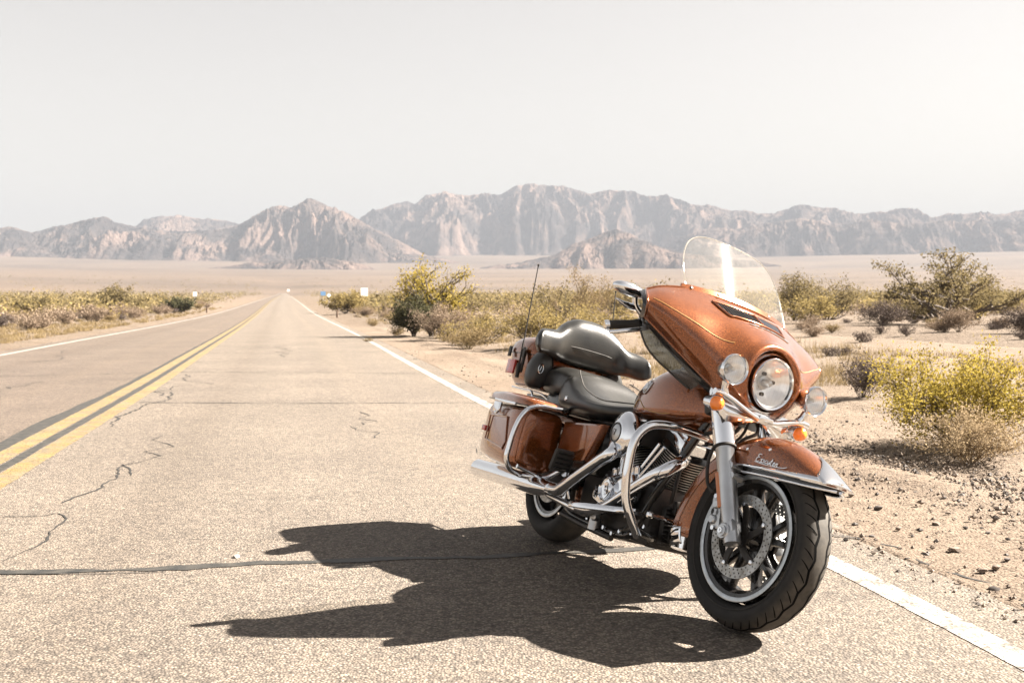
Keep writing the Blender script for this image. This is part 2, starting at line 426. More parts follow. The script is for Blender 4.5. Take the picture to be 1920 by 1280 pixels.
ribbon("road_crack", [(-8.3, 17.6), (-6.37, 18.5), (-5.6, 18.9), (-3, 18.7), (-1.0, 18.3)], 0.03, M_crack, 0.003, "second thin crack across both lanes farther back", 0.5, 260, 5)
ribbon("road_crack", [(-14, 31.5), (-8, 31.6), (-4.2, 31.4)], 0.03, M_crack, 0.003, "faint far crack across the road", 0.5, 200, 6)
def gpx(px, py):
    Y = 2100.0 * EYE / (py - 568.6); return ((px - 960) * Y / 2100.0, Y)
ribbon("road_crack", [gpx(*q) for q in [(222, 872), (210, 900), (190, 915), (165, 925), (140, 934), (118, 945)]], 0.015, M_crack, 0.003, "jagged crack wandering from the centre line", 1.3, 120, 7)
ribbon("road_crack", [gpx(*q) for q in [(0, 971), (40, 971), (78, 970), (100, 965), (118, 975), (90, 1000), (78, 1015), (60, 1030), (30, 1045), (0, 1055)]], 0.010, M_crack, 0.003, "branching crack at the left edge of the near lane", 1.3, 160, 8)
ribbon("road_crack", [gpx(*q) for q in [(320, 735), (312, 750), (275, 758), (262, 768), (220, 782), (205, 800)]], 0.022, M_crack, 0.003, "broken crack next to the yellow line", 1.2, 120, 9)
ribbon("road_crack", [gpx(*q) for q in [(1560, 1008), (1600, 1012), (1680, 1030), (1760, 1070), (1900, 1110)]], 0.014, M_crack, 0.006, "crack along the pavement edge beside the white line", 1.0, 120, 10)

g_ = np.random.default_rng(77)
for k_, (a, b_, wd, ln) in enumerate([(1.1, 7.5, .010, "short wandering crack in the near lane beyond the shadow"), (2.9, 9.6, .012, "hairline crack down the middle of the near lane"), (-1.6, 13.5, .016, "hairline crack in the far lane beside the yellow line"), (.55, 14.0, .018, "crack running along the inside of the near lane"), (3.7, 6.6, .009, "hairline crack near the white edge line"), (-2.8, 22.0, .03, "long crack along the far lane"), (2.2, 24.0, .028, "long crack up the middle of the near lane")]):
    y_ = b_; x_ = float(XY(np.array(y_))) + a; P_ = [(x_, y_)]
    for _ in range(9):
        y_ += wd * 24 * (.5 + g_.random()); x_ = float(XY(np.array(y_))) + a + g_.normal() * .10 * wd / .012; P_.append((x_, y_))
    ribbon("road_crack", P_, wd, M_crack, 0.003, ln, 1.0, 160, 20 + k_)

# ------------------------------------------------------------------ mountains
def px2z(ypx, D): return EYE + (568.5 - ypx) * D / 2100.0
def mountain(name, label, sky, D0, D1, seed, nx=760, ny=110, crest=0.6, wav=260.0, amp=0.34):
    sky = np.array(sky, float)
    px = np.linspace(sky[0, 0], sky[-1, 0], nx)
    env = np.interp(px, sky[:, 0], sky[:, 1]) - 2.6 * fbm(px / 17.0, px * 0 + seed, 4, seed, True) - 2.2 * fbm(px / 48.0, px * 0 + seed, 3, seed + 4) + 1.0
    T, PX = np.meshgrid(np.linspace(0, 1, ny), px, indexing='ij')
    D = D0 + (D1 - D0) * T
    X = (PX - 960) / 2100 * D; Y = D
    gz = rise(np.sqrt(X * X + Y * Y))
    Dc = D0 + (D1 - D0) * crest
    H = px2z(env[None] * np.ones_like(PX), Dc)
    ker = np.hanning(41); ker /= ker.sum()
    Hs = px2z(np.convolve(np.pad(env, 20, 'edge'), ker, 'valid'), Dc)[None] * np.ones_like(T)
    # domain warp, then steep spurs that run down from the crest with gullies between
    wx = X + 120 * fbm(X / 420, Y / 420, 3, seed + 50); wy = Y + 120 * fbm(X / 420, Y / 420, 3, seed + 60)
    spur = fbm(wx / wav, wy / (wav * 2.1), 5, seed, True)
    gully = fbm(wx / (wav * .36), wy / (wav * .75), 4, seed + 9, True)
    lump = fbm(wx / (wav * 2.6), wy / (wav * 2.2), 4, seed + 21)
    foot = np.clip(0.30 * fbm(X / (wav * 1.4), X * 0 + 1.7, 4, seed + 31, True) + .10, 0, .5)
    up = np.clip((T / crest - foot) / (1 - foot), 0, 1)
    back = np.where(T > crest, 1 - ((T - crest) / (1 - crest)) ** 1.4 * 0.9, 1)
    prof = up ** 1.12 * back
    mid = 4 * up * (1 - up)
    rel = prof + amp * (0.35 + .65 * mid) * np.minimum(1, up * 5) * ((spur - .25) * .9 + (gully - .2) * .60 + lump * .45 + .26 * fbm(wx / (wav * .13), wy / (wav * .2), 3, seed + 77, True))
    front = gz - 6
    Z = front + rel * (H * .5 + Hs * .5 - front)
    ang = (Z - EYE) / Y; want = (568.5 - env) / 2100.0
    top = ang.max(0)
    k = (want * Dc + EYE - front.min(0)) / np.maximum(top * Dc + EYE - front.min(0), 1)
    Z = np.where(Z > front, front + (Z - front) * (1 + (k[None] - 1) * np.clip(up, 0, 1) ** 1.5), Z)
    o = link_mesh(name, np.stack([X, Y, Z], -1).reshape(-1, 3), grid_faces(ny, nx), M_rock, smooth=False)
    tag(o, label, kind='structure')

mountain("mountain_range", "hazy back range of bare rocky mountains with the highest crest", [(150, 470), (250, 432), (270, 415), (300, 408), (350, 409), (400, 413), (430, 416), (500, 440), (600, 440), (650, 425), (690, 404), (715, 396), (740, 383), (765, 380), (778, 386), (800, 368), (835, 364), (870, 370), (940, 368), (965, 352), (1000, 347), (1040, 350), (1060, 353), (1080, 360), (1105, 367), (1130, 362), (1185, 361), (1210, 371), (1250, 369), (1290, 386), (1330, 389), (1370, 399), (1400, 396), (1420, 402), (1450, 403), (1480, 394), (1500, 387), (1530, 391), (1580, 399), (1600, 407), (1640, 400), (1660, 402), (1700, 392), (1715, 395), (1745, 411), (1780, 402), (1800, 405), (1840, 402), (1880, 408), (1900, 399), (1930, 394), (2000, 405), (2150, 430), (2400, 470)], 4300, 5500, 3, nx=1000, wav=300, amp=.40)
mountain("mountain_range", "sharp nearer range of pale peaks on the left", [(-500, 470), (-300, 440), (-100, 445), (0, 431), (22, 427), (45, 434), (65, 438), (100, 428), (125, 424), (150, 418), (180, 411), (200, 409), (215, 418), (240, 424), (270, 430), (300, 434), (350, 437), (400, 434), (430, 430), (455, 420), (480, 405), (500, 398), (535, 391), (550, 396), (570, 380), (587, 376), (600, 383), (615, 390), (640, 398), (660, 410), (690, 425), (740, 450), (800, 480), (880, 500), (940, 512)], 3300, 4150, 21, nx=900, wav=210, amp=.42)
mountain("mountain_range", "dark blue shaded range on the right below the crest", [(1180, 505), (1240, 470), (1280, 445), (1330, 428), (1380, 432), (1420, 420), (1500, 412), (1560, 420), (1620, 416), (1700, 422), (1760, 418), (1850, 416), (1900, 420), (1960, 412), (2100, 420), (2300, 450), (2500, 480)], 3900, 4600, 37, wav=220, amp=.42)
mountain("foothill", "small craggy foothill in front of the range, right of centre", [(860, 525), (900, 503), (950, 496), (1000, 488), (1040, 480), (1075, 458), (1100, 452), (1130, 438), (1155, 431), (1180, 438), (1200, 452), (1240, 466), (1280, 476), (1340, 482), (1420, 492), (1500, 505)], 2900, 3350, 45, nx=460, ny=80, wav=120, amp=.36)
mountain("foothill", "low dark rocky foothill beyond the far end of the road", [(280, 530), (330, 512), (380, 505), (430, 500), (480, 492), (520, 490), (560, 486), (610, 484), (660, 492), (700, 503), (740, 520)], 2700, 2950, 53, nx=380, ny=50, wav=70, amp=.4)

# ------------------------------------------------------------------ desert haze
def build_haze():
    m = bpy.data.materials.new("desert_haze"); m.use_nodes = True
    nt = m.node_tree; nt.nodes.clear()
    out = nt.nodes.new("ShaderNodeOutputMaterial"); v = nt.nodes.new("ShaderNodeVolumePrincipled")
    v.inputs["Color"].default_value = (0.218, 0.242, 0.282, 1)
    v.inputs["Density"].default_value = HAZE
    v.inputs["Anisotropy"].default_value = 0.0
    nt.links.new(v.outputs[0], out.inputs["Volume"])
    x, z0, z1 = 9000, -60, 720
    vs = [(a, b, c) for a in (-x, x) for b in (-x, x) for c in (z0, z1)]
    fs = [(0, 1, 3, 2), (4, 6, 7, 5), (0, 4, 5, 1), (2, 3, 7, 6), (0, 2, 6, 4), (1, 5, 7, 3)]
    o = link_mesh("haze", vs, fs, m, smooth=False)
    tag(o, kind='stuff')
HAZE = 2.05e-4
build_haze()

# ------------------------------------------------------------------ plants
def leaf_mat(name, c1, c2, trans=0.25):
    m = bpy.data.materials.new(name); m.use_nodes = True; nt = m.node_tree; nt.nodes.clear(); L = nt.links
    out = N(nt, "ShaderNodeOutputMaterial"); d = N(nt, "ShaderNodeBsdfDiffuse"); t = N(nt, "ShaderNodeBsdfTranslucent"); g = N(nt, "ShaderNodeMixShader")
    tc = N(nt, "ShaderNodeTexCoord"); n = N(nt, "ShaderNodeTexNoise", Scale=3.5, Detail=6.0, Roughness=0.8); L.new(tc.outputs["Object"], n.inputs["Vector"])
    gi = N(nt, "ShaderNodeNewGeometry")
    ad = N(nt, "ShaderNodeMath", operation='MULTIPLY_ADD'); L.new(gi.outputs["Random Per Island"], ad.inputs[0]); ad.inputs[1].default_value = 0.6; 
    sb = N(nt, "ShaderNodeMath", operation='MULTIPLY'); L.new(n.outputs["Fac"], sb.inputs[0]); sb.inputs[1].default_value = 0.5; L.new(sb.outputs[0], ad.inputs[2])
    r = ramp(nt, [(0.15, c1), (0.85, c2)]); L.new(ad.outputs[0], r.inputs[0])
    L.new(r.outputs[0], d.inputs[0]); L.new(r.outputs[0], t.inputs[0]); g.inputs[0].default_value = trans
    L.new(d.outputs[0], g.inputs[1]); L.new(t.outputs[0], g.inputs[2]); L.new(g.outputs[0], out.inputs[0]); return m
M_yellowgreen = leaf_mat("yellow_green_leaves", (0.15, 0.118, 0.046), (0.31, 0.24, 0.105), .4)
M_gold_leaf = leaf_mat("golden_green_leaves", (0.17, 0.135, 0.030), (0.36, 0.275, 0.062), .4)
M_pale_straw = leaf_mat("pale_straw_twigs", (0.22, 0.165, 0.10), (0.36, 0.28, 0.18), .3)
M_olive = leaf_mat("olive_creosote_leaves", (0.092, 0.076, 0.038), (0.225, 0.178, 0.092), .35)
M_dark = leaf_mat("dark_green_leaves", (0.035, 0.038, 0.024), (0.11, 0.102, 0.055), .25)
M_tan = leaf_mat("dry_tan_twigs", (0.13, 0.096, 0.068), (0.28, 0.215, 0.160), .25)
M_straw = leaf_mat("straw_yellow_twigs", (0.14, 0.102, 0.052), (0.26, 0.198, 0.108), .25)
M_grey = leaf_mat("grey_dead_twigs", (0.050, 0.040, 0.036), (0.15, 0.12, 0.104), .1)
M_bark = simple("grey_desert_bark", (0.085, 0.065, 0.052), 0.9, bump=(60, .5, .004))

def stems_mesh(paths):
    """paths: list of (points array, r0, r1) -> three sided twigs"""
    V, F = [], []; k = 0
    for P, r0, r1 in paths:
        P = np.asarray(P); n = len(P)
        t = np.gradient(P, axis=0); t /= np.linalg.norm(t, axis=1)[:, None] + 1e-9
        a = np.cross(t, [0.3, 0.8, 0.52]); a /= np.linalg.norm(a, axis=1)[:, None] + 1e-9; b = np.cross(t, a)
        r = np.linspace(r0, r1, n)[:, None]
        for j in range(3):
            an = 2 * PI * j / 3
            V.append(P + (a * math.cos(an) + b * math.sin(an)) * r)
        idx = np.arange(n)
        for j in range(3):
            j2 = (j + 1) % 3
            F.append(np.stack([k + j * n + idx[:-1], k + j2 * n + idx[:-1], k + j2 * n + idx[1:], k + j * n + idx[1:]], -1))
        k += 3 * n
    return np.concatenate(V), np.concatenate(F)

def leaf_quads(c, size, g, elong=1.8):
    n = len(c)
    u = g.normal(size=(n, 3)); u /= np.linalg.norm(u, axis=1)[:, None]
    w = g.normal(size=(n, 3)); w = np.cross(u, w); w /= np.linalg.norm(w, axis=1)[:, None]
    s = size * (0.6 + 0.8 * g.random((n, 1)))
    V = np.stack([c - u * s * elong, c - w * s, c + u * s * elong, c + w * s], 1).reshape(-1, 3)
    return V, np.arange(4 * n).reshape(n, 4)

def grow(seed, H, W, nstem, levels, leafn, leafsize, spread=1.0, gnarl=0.15, leaf_from=0.45, r0=0.012, hang=0.0, bare=0.0, clump=0.09, round_=0.0):
    """a desert shrub rooted at the origin; returns stem arrays and leaf arrays"""
    g = np.random.default_rng(seed)
    paths, tips = [], []
    def branch(p, d, L, r, lev):
        n = 6; P = [p]
        for i in range(n - 1):
            d = d + g.normal(size=3) * gnarl; d[2] += 0.06 - hang * (i / n); d /= np.linalg.norm(d)
            P.append(P[-1] + d * L / (n - 1))
        P = np.array(P); paths.append((P, r, r * 0.5 if lev < levels else r * .25))
        if lev >= levels or lev >= levels - 1:
            for q in np.linspace(leaf_from, 1, 5):
                tips.append(P[min(n - 1, int(q * (n - 1)))])
        if lev < levels:
            for _ in range(int(g.integers(3, 5))):
                i = int(g.integers(2, n)); dd = d + g.normal(size=3) * 0.55; dd[2] = abs(dd[2]) * .8 + .05; dd /= np.linalg.norm(dd)
                branch(P[i], dd, L * (0.5 + .25 * g.random()), r * .55, lev + 1)
    for s in range(nstem):
        az = 2 * PI * (s + g.random() * .8) / nstem; el = (0.35 + 0.65 * g.random()) if spread > .8 else (.7 + .3 * g.random())
        h = np.array([math.cos(az) * spread * (1 - el * .75), math.sin(az) * spread * (1 - el * .75), 0.35 + el * .65]); h /= np.linalg.norm(h)
        branch(np.array([g.normal() * .02, g.normal() * .02, -0.02]), h, 0.62, r0 / max(H, .3), 1)
    A = np.concatenate([p[0] for p in paths]); mx = np.percentile(A[:, 2], 98.5); wx = np.percentile(np.hypot(A[:, 0], A[:, 1]), 97)
    sc = np.array([W / 2 / wx, W / 2 / wx, H / mx])
    paths = [(P * sc, a * max(H, .3) * 1.0, b * max(H, .3)) for P, a, b in paths]
    T = np.array(tips) * sc
    sv, sf = stems_mesh(paths)
    if leafn:
        c = T[g.integers(0, len(T), leafn)] + g.normal(size=(leafn, 3)) * clump * np.array([1, 1, .8]) * min(W, H)
        c[:, 2] = np.abs(c[:, 2])
        lv, lf = leaf_quads(c, leafsize, g)
    else: lv, lf = np.zeros((0, 3)), np.zeros((0, 4), int)
    return sv, sf, lv, lf

def place(o, x, y, rot=0, sc=1.0, sink=0.02):
    o.location = (x, y, ground_z(x, y) - sink); o.rotation_euler = (0, 0, rot); o.scale = (sc, sc, sc * (0.9 + .2 * random.random()))

def shrub(name, label, cat, x, y, seed, H, W, kind, group=None, n=5000, ls=.008, ns=9, lv=3, stem_mat=None, parts=("stems", "foliage"), rot=0, **kw):
    root = bpy.data.objects.new(name, None); C.objects.link(root); root.empty_display_size = .2
    sv, sf, lv_, lf = grow(seed, H, W, ns, lv, n, ls, **kw)
    link_mesh(parts[0], sv, sf, stem_mat or M_bark, root, False)
    if n: link_mesh(parts[1], lv_, lf, kind, root, False)
    place(root, x, y, rot); tag(root, label, cat, group); return root

# the plants that can be told apart in the photograph
shrub("creosote_bush", "large bright yellow green bush at the right edge beside the gravel verge", "bush", 3.5, 8.75, 1, .74, 1.42, M_gold_leaf, n=19000, ls=.0062, ns=22, lv=3, gnarl=.16, clump=.075, r0=.010)
shrub("dry_bush", "wispy straw coloured dry bush in front of the yellow green bush", "bush", 3.28, 7.95, 2, .42, .84, M_pale_straw, n=6500, ls=.005, ns=30, lv=3, stem_mat=M_pale_straw, gnarl=.12, clump=.06, r0=.004)
shrub("dry_bush", "small grey dead bush left of the yellow green bush behind the right passing lamp", "bush", 3.95, 12.6, 3, .44, .66, M_grey, n=3600, ls=.006, ns=20, lv=3, stem_mat=M_grey, clump=.07, r0=.005)
shrub("creosote_tree", "tall open creosote with forked dark trunk standing on the right", "tree", 14.6, 38.0, 4, 2.6, 5.6, M_olive, n=6500, ls=.026, ns=7, lv=4, spread=1.25, gnarl=.2, clump=.045, r0=.10, parts=("trunk", "crown"))
shrub("creosote_tree", "tall loose yellow green tree-like bush right of the road, behind the pale round bush", "tree", -2.75, 39.0, 5, 2.35, 2.7, M_gold_leaf, n=4800, ls=.022, ns=8, lv=4, gnarl=.17, clump=.05, r0=.07, parts=("trunk", "crown"))
shrub("dark_green_bush", "dense dark green bush at the foot of the tall roadside tree", "bush", -3.35, 38.0, 6, 1.35, 1.7, M_dark, n=8000, ls=.022, ns=14, lv=3, clump=.07, r0=.03)
shrub("dark_green_bush", "dark low bush right of the dense dark green bush by the road", "bush", -2.1, 37.0, 61, .8, 1.4, M_dark, n=3500, ls=.02, ns=12, lv=3, clump=.08, r0=.02)
shrub("dry_bush", "rounded pale pinkish tan bush on the right verge next to the road", "bush", -2.05, 34.2, 7, 1.02, 1.95, M_tan, n=9000, ls=.012, ns=24, lv=3, stem_mat=M_tan, clump=.07, r0=.010)
shrub("creosote_bush", "wide yellow green bush seen just left of the top case", "bush", .62, 27.0, 8, 1.1, 1.9, M_yellowgreen, n=5500, ls=.014, ns=16, lv=3, clump=.07, r0=.02)
shrub("creosote_bush", "low pale yellow bush left of the wide yellow green bush", "bush", -.75, 31.0, 9, .9, 2.2, M_yellowgreen, n=3800, ls=.014, ns=18, lv=3, clump=.08, r0=.016)
shrub("dry_bush", "straw coloured bush between the pale round bush and the yellow bushes", "bush", -1.1, 28.2, 10, .6, 1.5, M_straw, n=4500, ls=.010, ns=20, lv=3, stem_mat=M_straw, clump=.08, r0=.008)
shrub("creosote_bush", "olive bush visible over the backrest", "bush", 2.3, 32.0, 11, 1.0, 2.6, M_yellowgreen, n=4200, ls=.016, ns=16, lv=3, clump=.07, r0=.02)
shrub("dry_bush", "spindly pale tree-like bush standing left of the mirror", "bush", 3.0, 44.0, 12, 2.2, 2.8, M_straw, n=4200, ls=.016, ns=7, lv=4, stem_mat=M_tan, spread=1.0, clump=.05, r0=.03)
shrub("dry_bush", "small grey bush seen between the handlebar and the seat", "bush", 3.25, 23.0, 13, .48, .75, M_grey, n=2500, ls=.010, ns=18, lv=3, stem_mat=M_grey, clump=.08, r0=.006)
shrub("creosote_bush", "tall loose olive bush directly behind the windshield", "bush", 11.1, 44.0, 14, 1.9, 2.1, M_olive, n=3000, ls=.022, ns=9, lv=4, clump=.06, r0=.03)
shrub("creosote_bush", "pale green rounded bush right of the windshield", "bush", 10.2, 38.0, 15, 1.0, 2.2, M_yellowgreen, n=3600, ls=.018, ns=16, lv=3, clump=.08, r0=.02)
shrub("dry_bush", "low purple grey bush under the left branches of the tall creosote", "bush", 11.9, 36.0, 16, .75, 2.0, M_grey, n=4000, ls=.014, ns=20, lv=3, stem_mat=M_grey, clump=.08, r0=.010)
shrub("dry_bush", "small round dry bush on bare sand at the far right", "bush", 11.0, 27.6, 17, .52, 1.0, M_tan, n=3500, ls=.009, ns=22, lv=3, stem_mat=M_tan, clump=.07, r0=.006)
shrub("dry_bush", "dark grey bush cut by the right edge of the picture", "bush", 11.9, 25.8, 18, .62, 1.35, M_grey, n=5000, ls=.010, ns=24, lv=3, stem_mat=M_grey, clump=.07, r0=.008)
shrub("creosote_bush", "olive bush behind the tall creosote near the right edge", "bush", 18.6, 46.0, 19, 1.7, 4.0, M_olive, n=5000, ls=.024, ns=14, lv=3, clump=.08, r0=.03)
shrub("creosote_bush", "olive bush left of the tall creosote", "bush", 13.2, 47.0, 20, 1.5, 3.2, M_olive, n=3200, ls=.022, ns=14, lv=3, clump=.08, r0=.03)
shrub("creosote_bush", "loose green bush with several crowns left of the road", "bush", -36.5, 104.0, 21, 2.5, 4.5, M_olive, n=6500, ls=.05, ns=8, lv=4, clump=.07, r0=.05)
shrub("dark_green_bush", "dense dark green bush beside the left verge", "bush", -31.4, 106.0, 22, 1.25, 2.9, M_dark, n=3200, ls=.05, ns=14, lv=3, clump=.09, r0=.03)
shrub("creosote_bush", "round green bush between the two road signs on the right", "bush", -15.4, 104.0, 23, 1.9, 4.0, M_yellowgreen, n=4500, ls=.05, ns=14, lv=3, clump=.09, r0=.03)
shrub("creosote_bush", "green bush at the left edge of the picture", "bush", -39.0, 92.0, 24, 1.5, 3.6, M_olive, n=4500, ls=.05, ns=14, lv=3, clump=.09, r0=.03)

# plants in ones and twos over the plain: a few shared meshes, every bush an object of its own
def joint_mesh(name, seed, H, W, leaf, stem, n, ls, ns, lv=2, **kw):
    sv, sf, lv_, lf = grow(seed, H, W, ns, lv, n, ls, **kw)
    V = np.concatenate([sv, lv_]); F = np.concatenate([sf, lf + len(sv)])
    o = link_mesh(name, V, F, stem, None, False); o.data.materials.append(leaf)
    o.data.polygons.foreach_set("material_index", np.concatenate([np.zeros(len(sf), int), np.ones(len(lf), int)]))
    return o
protos = {}
for k in range(3):
    protos["green", k] = joint_mesh("creosote_bush", 100 + k, 1.25, 2.0, M_olive, M_bark, 900, .028, 12, clump=.09, r0=.02)
    protos["yellow", k] = joint_mesh("creosote_bush", 110 + k, .95, 1.7, M_yellowgreen, M_bark, 850, .025, 14, clump=.09, r0=.016)
    protos["tan", k] = joint_mesh("dry_bush", 120 + k, .62, 1.25, M_tan, M_tan, 1400, .016, 24, clump=.09, r0=.008)
    protos["straw", k] = joint_mesh("dry_bush", 130 + k, .5, 1.1, M_straw, M_straw, 1300, .014, 24, clump=.09, r0=.007)
    protos["grey", k] = joint_mesh("dry_bush", 140 + k, .45, .95, M_grey, M_grey, 1100, .014, 20, clump=.09, r0=.007)
used = set()
LAB = {("green", 1): "olive green creosote bush among those scattered right of the road", ("green", -1): "olive green creosote bush among those scattered left of the road",
       ("yellow", 1): "yellowish leafy bush among those scattered right of the road", ("yellow", -1): "yellowish leafy bush among those scattered left of the road",
       ("tan", 1): "low pinkish tan dry bush among those right of the road", ("tan", -1): "low pinkish tan dry bush among those left of the road",
       ("straw", 1): "low straw yellow dry bush among those right of the road", ("straw", -1): "low straw yellow dry bush among those left of the road",
       ("grey", 1): "small grey dead bush among those right of the road", ("grey", -1): "small grey dead bush among those left of the road"}
MARKS = [(60, "the left picture edge"), (210, "the loose green left bush"), (330, "the dark left bush"), (440, "the left lane's far end"), (600, "the blue road sign"), (683, "the white road sign"), (805, "the tall roadside tree"), (920, "the wide yellow green bush"), (1000, "the top case"), (1100, "the backrest"), (1180, "the right mirror"), (1300, "the top of the fairing"), (1400, "the windshield"), (1490, "the windshield's outer edge"), (1560, "the pale green rounded bush"), (1640, "the low purple grey bush"), (1755, "the tall creosote's forked trunk"), (1880, "the right picture edge")]
LABS = {}
def place_words(x, y):
    px_ = 960 + x / y * 2100
    mk = min(MARKS, key=lambda m_: abs(m_[0] - px_))
    rel = "in line with" if abs(px_ - mk[0]) < 22 else ("left of" if px_ < mk[0] else "right of")
    return rel + " " + mk[1], ("nearby" if y < 38 else "midway" if y < 75 else "distant" if y < 110 else "farthest")
def scatter(kind, x, y, sc):
    k = random.randrange(3); p = protos[kind, k]
    if (kind, k) in used: o = p.copy(); C.objects.link(o)
    else: o = p; used.add((kind, k))
    place(o, x, y, random.random() * 6.28, sc, .03)
    side = 1 if x > float(XR(y)) else -1
    pw, dw = place_words(x, y)
    size = "small" if sc < .75 else "large" if sc > 1.1 else "medium"
    col = {"green": "olive green leafy", "yellow": "yellowish leafy", "tan": "pinkish tan dry", "straw": "straw yellow dry", "grey": "grey dead"}[kind]
    lab = f"{size} {col} bush {dw}, {pw}"
    for extra in ("closer to the verge", "farther out", "darker footed", ""):
        if lab not in LABS: break
        k2 = LABS[lab]
        closer = abs(x - float(XR(y))) < k2
        lab2 = lab.replace(dw, dw + (" and set nearer the road" if closer else " and set farther out"))
        if lab2 in LABS or len(lab2.split()) > 16: break
        lab = lab2
    LABS.setdefault(lab, abs(x - float(XR(y))))
    tag(o, lab, "bush", col + (" bushes right of the road" if side > 0 else " bushes left of the road"))
heroes = [(3.95, 9.7), (3.28, 7.95), (4.3, 13.2)]
cnt = 0
# low dry bushes lining both verges, leafy ones behind them
for i in range(46):
    y = 40 + 95 * random.random() ** 1.2
    off = 3.4 + 3.0 * random.random()
    scatter(random.choice(["tan", "straw", "straw", "tan", "grey"]), float(XR(y)) + off + (0 if y > 45 else 2), y, .7 + .6 * random.random())
for i in range(62):
    y = 44 + 110 * random.random() ** 1.1
    off = 3.8 + 7.0 * random.random() ** 1.4
    scatter(random.choice(["tan", "straw", "tan", "tan", "straw", "grey"]), float(XL(y)) - off, y, .8 + .7 * random.random())
for i in range(66):
    y = 46 + 130 * random.random() ** 1.1
    x = float(XR(y)) + 8 + (0.60 * y) * random.random()
    scatter(random.choice(["green", "green", "yellow", "green"]), x, y, .75 + .6 * random.random())
for i in range(56):
    y = 82 + 110 * random.random()
    x = float(XL(y)) - 9 - (0.30 * y) * random.random()
    scatter(random.choice(["green", "green", "yellow", "tan"]), x, y, .6 + .55 * random.random())
for i in range(30):
    y = 19 + 24 * random.random(); x = 5.5 + random.random() * (y * .33)
    if x > .50 * y + 2: continue
    scatter(random.choice(["grey", "tan", "straw", "tan"]), x, y, .28 + .35 * random.random())
for (px_, py_, kind, sc) in ((1650, 655, "grey", .45), (1700, 660, "grey", .5), (1715, 630, "grey", .6), (1745, 632, "tan", .6), (1885, 600, "tan", .9), (1500, 600, "green", .7), (1130, 615, "tan", .7), (1060, 600, "yellow", .8), (905, 612, "tan", .8), (745, 630, "straw", .6), (700, 612, "straw", .7), (720, 600, "tan", .9), (1010, 640, "yellow", .7), (1170, 600, "yellow", .9), (1560, 650, "straw", .5), (690, 640, "straw", .3)):
    x_, y_ = gpx(px_, py_); scatter(kind, x_, y_, sc)

# the creosote flat that reads as one olive mass farther out
def far_brush(name, mat, seed, count, y0, y1, size, label, tall=1.0):
    g = np.random.default_rng(seed)
    y = (y0 ** -0.6 + (y1 ** -0.6 - y0 ** -0.6) * g.random(count)) ** (1 / -0.6)
    x = (g.random(count) * 1.16 - .58) * y
    off = np.maximum(x - XR(y), XL(y) - x)
    keep = off > 5 + y * .006; x, y = x[keep], y[keep]
    z = land(x, y)
    n = len(x); per = 44
    s = size * (0.6 + .8 * g.random(n)) * (1 + y / 900)
    c = np.stack([x, y, z], -1)[:, None] + g.normal(size=(n, per, 3)) * (s[:, None, None] * np.array([.42, .42, .0])) 
    c[..., 2] += s[:, None] * tall * np.abs(g.normal(size=(n, per)) * .32 + .28)
    lv, lf = leaf_quads(c.reshape(-1, 3), 1.0, g, 1.3)
    lv = (lv.reshape(-1, 4, 3) - c.reshape(-1, 1, 3)) * (s * .052).repeat(per)[:, None, None] + c.reshape(-1, 1, 3)
    o = link_mesh(name, lv.reshape(-1, 3), lf, mat, None, False)
    tag(o, label, None, None, 'stuff')
far_brush("far_brush", M_olive, 5, 5200, 95, 1500, 1.25, "olive creosote scrub covering the far plain")
far_brush("far_brush", M_yellowgreen, 6, 2200, 80, 1200, 1.1, "yellow green scrub mixed into the far plain")
far_brush("far_dry_brush", M_tan, 7, 1500, 60, 500, .7, "dry tan scrub mixed into the far plain")

def dry_grass(name, seed, n, side, y0, y1, o0, o1, label):
    g = np.random.default_rng(seed)
    tuf = n // 40
    ty = (y0 ** -.8 + (y1 ** -.8 - y0 ** -.8) * g.random(tuf)) ** (-1 / .8)
    off = o0 + (o1 - o0) * g.random(tuf) ** 1.3
    tx = XR(ty) + off if side > 0 else XL(ty) - off
    y = (ty[:, None] + g.normal(size=(tuf, 40)) * .10).ravel(); x = (tx[:, None] + g.normal(size=(tuf, 40)) * .10).ravel()
    z = land(x, y); m_ = len(x); h = .05 + .16 * g.random(m_); a = g.random(m_) * 6.28; w = .003 + y * .00009
    lean_ = g.normal(size=(m_, 2)) * .06
    dx, dy = np.cos(a) * w, np.sin(a) * w
    V = np.stack([np.stack([x - dx, y - dy, z - .01], -1), np.stack([x + dx, y + dy, z - .01], -1), np.stack([x + lean_[:, 0], y + lean_[:, 1], z + h], -1)], 1).reshape(-1, 3)
    o = link_mesh(name, V, np.arange(3 * m_).reshape(-1, 3), M_straw, None, False); tag(o, label, None, None, 'stuff')
dry_grass("dry_grass", 61, 26000, 1, 14, 120, 2.6, 9, "dry straw coloured grass tufts on the right verge")
dry_grass("dry_grass", 62, 34000, -1, 28, 140, 1.8, 9, "dry straw coloured grass tufts on the left verge")

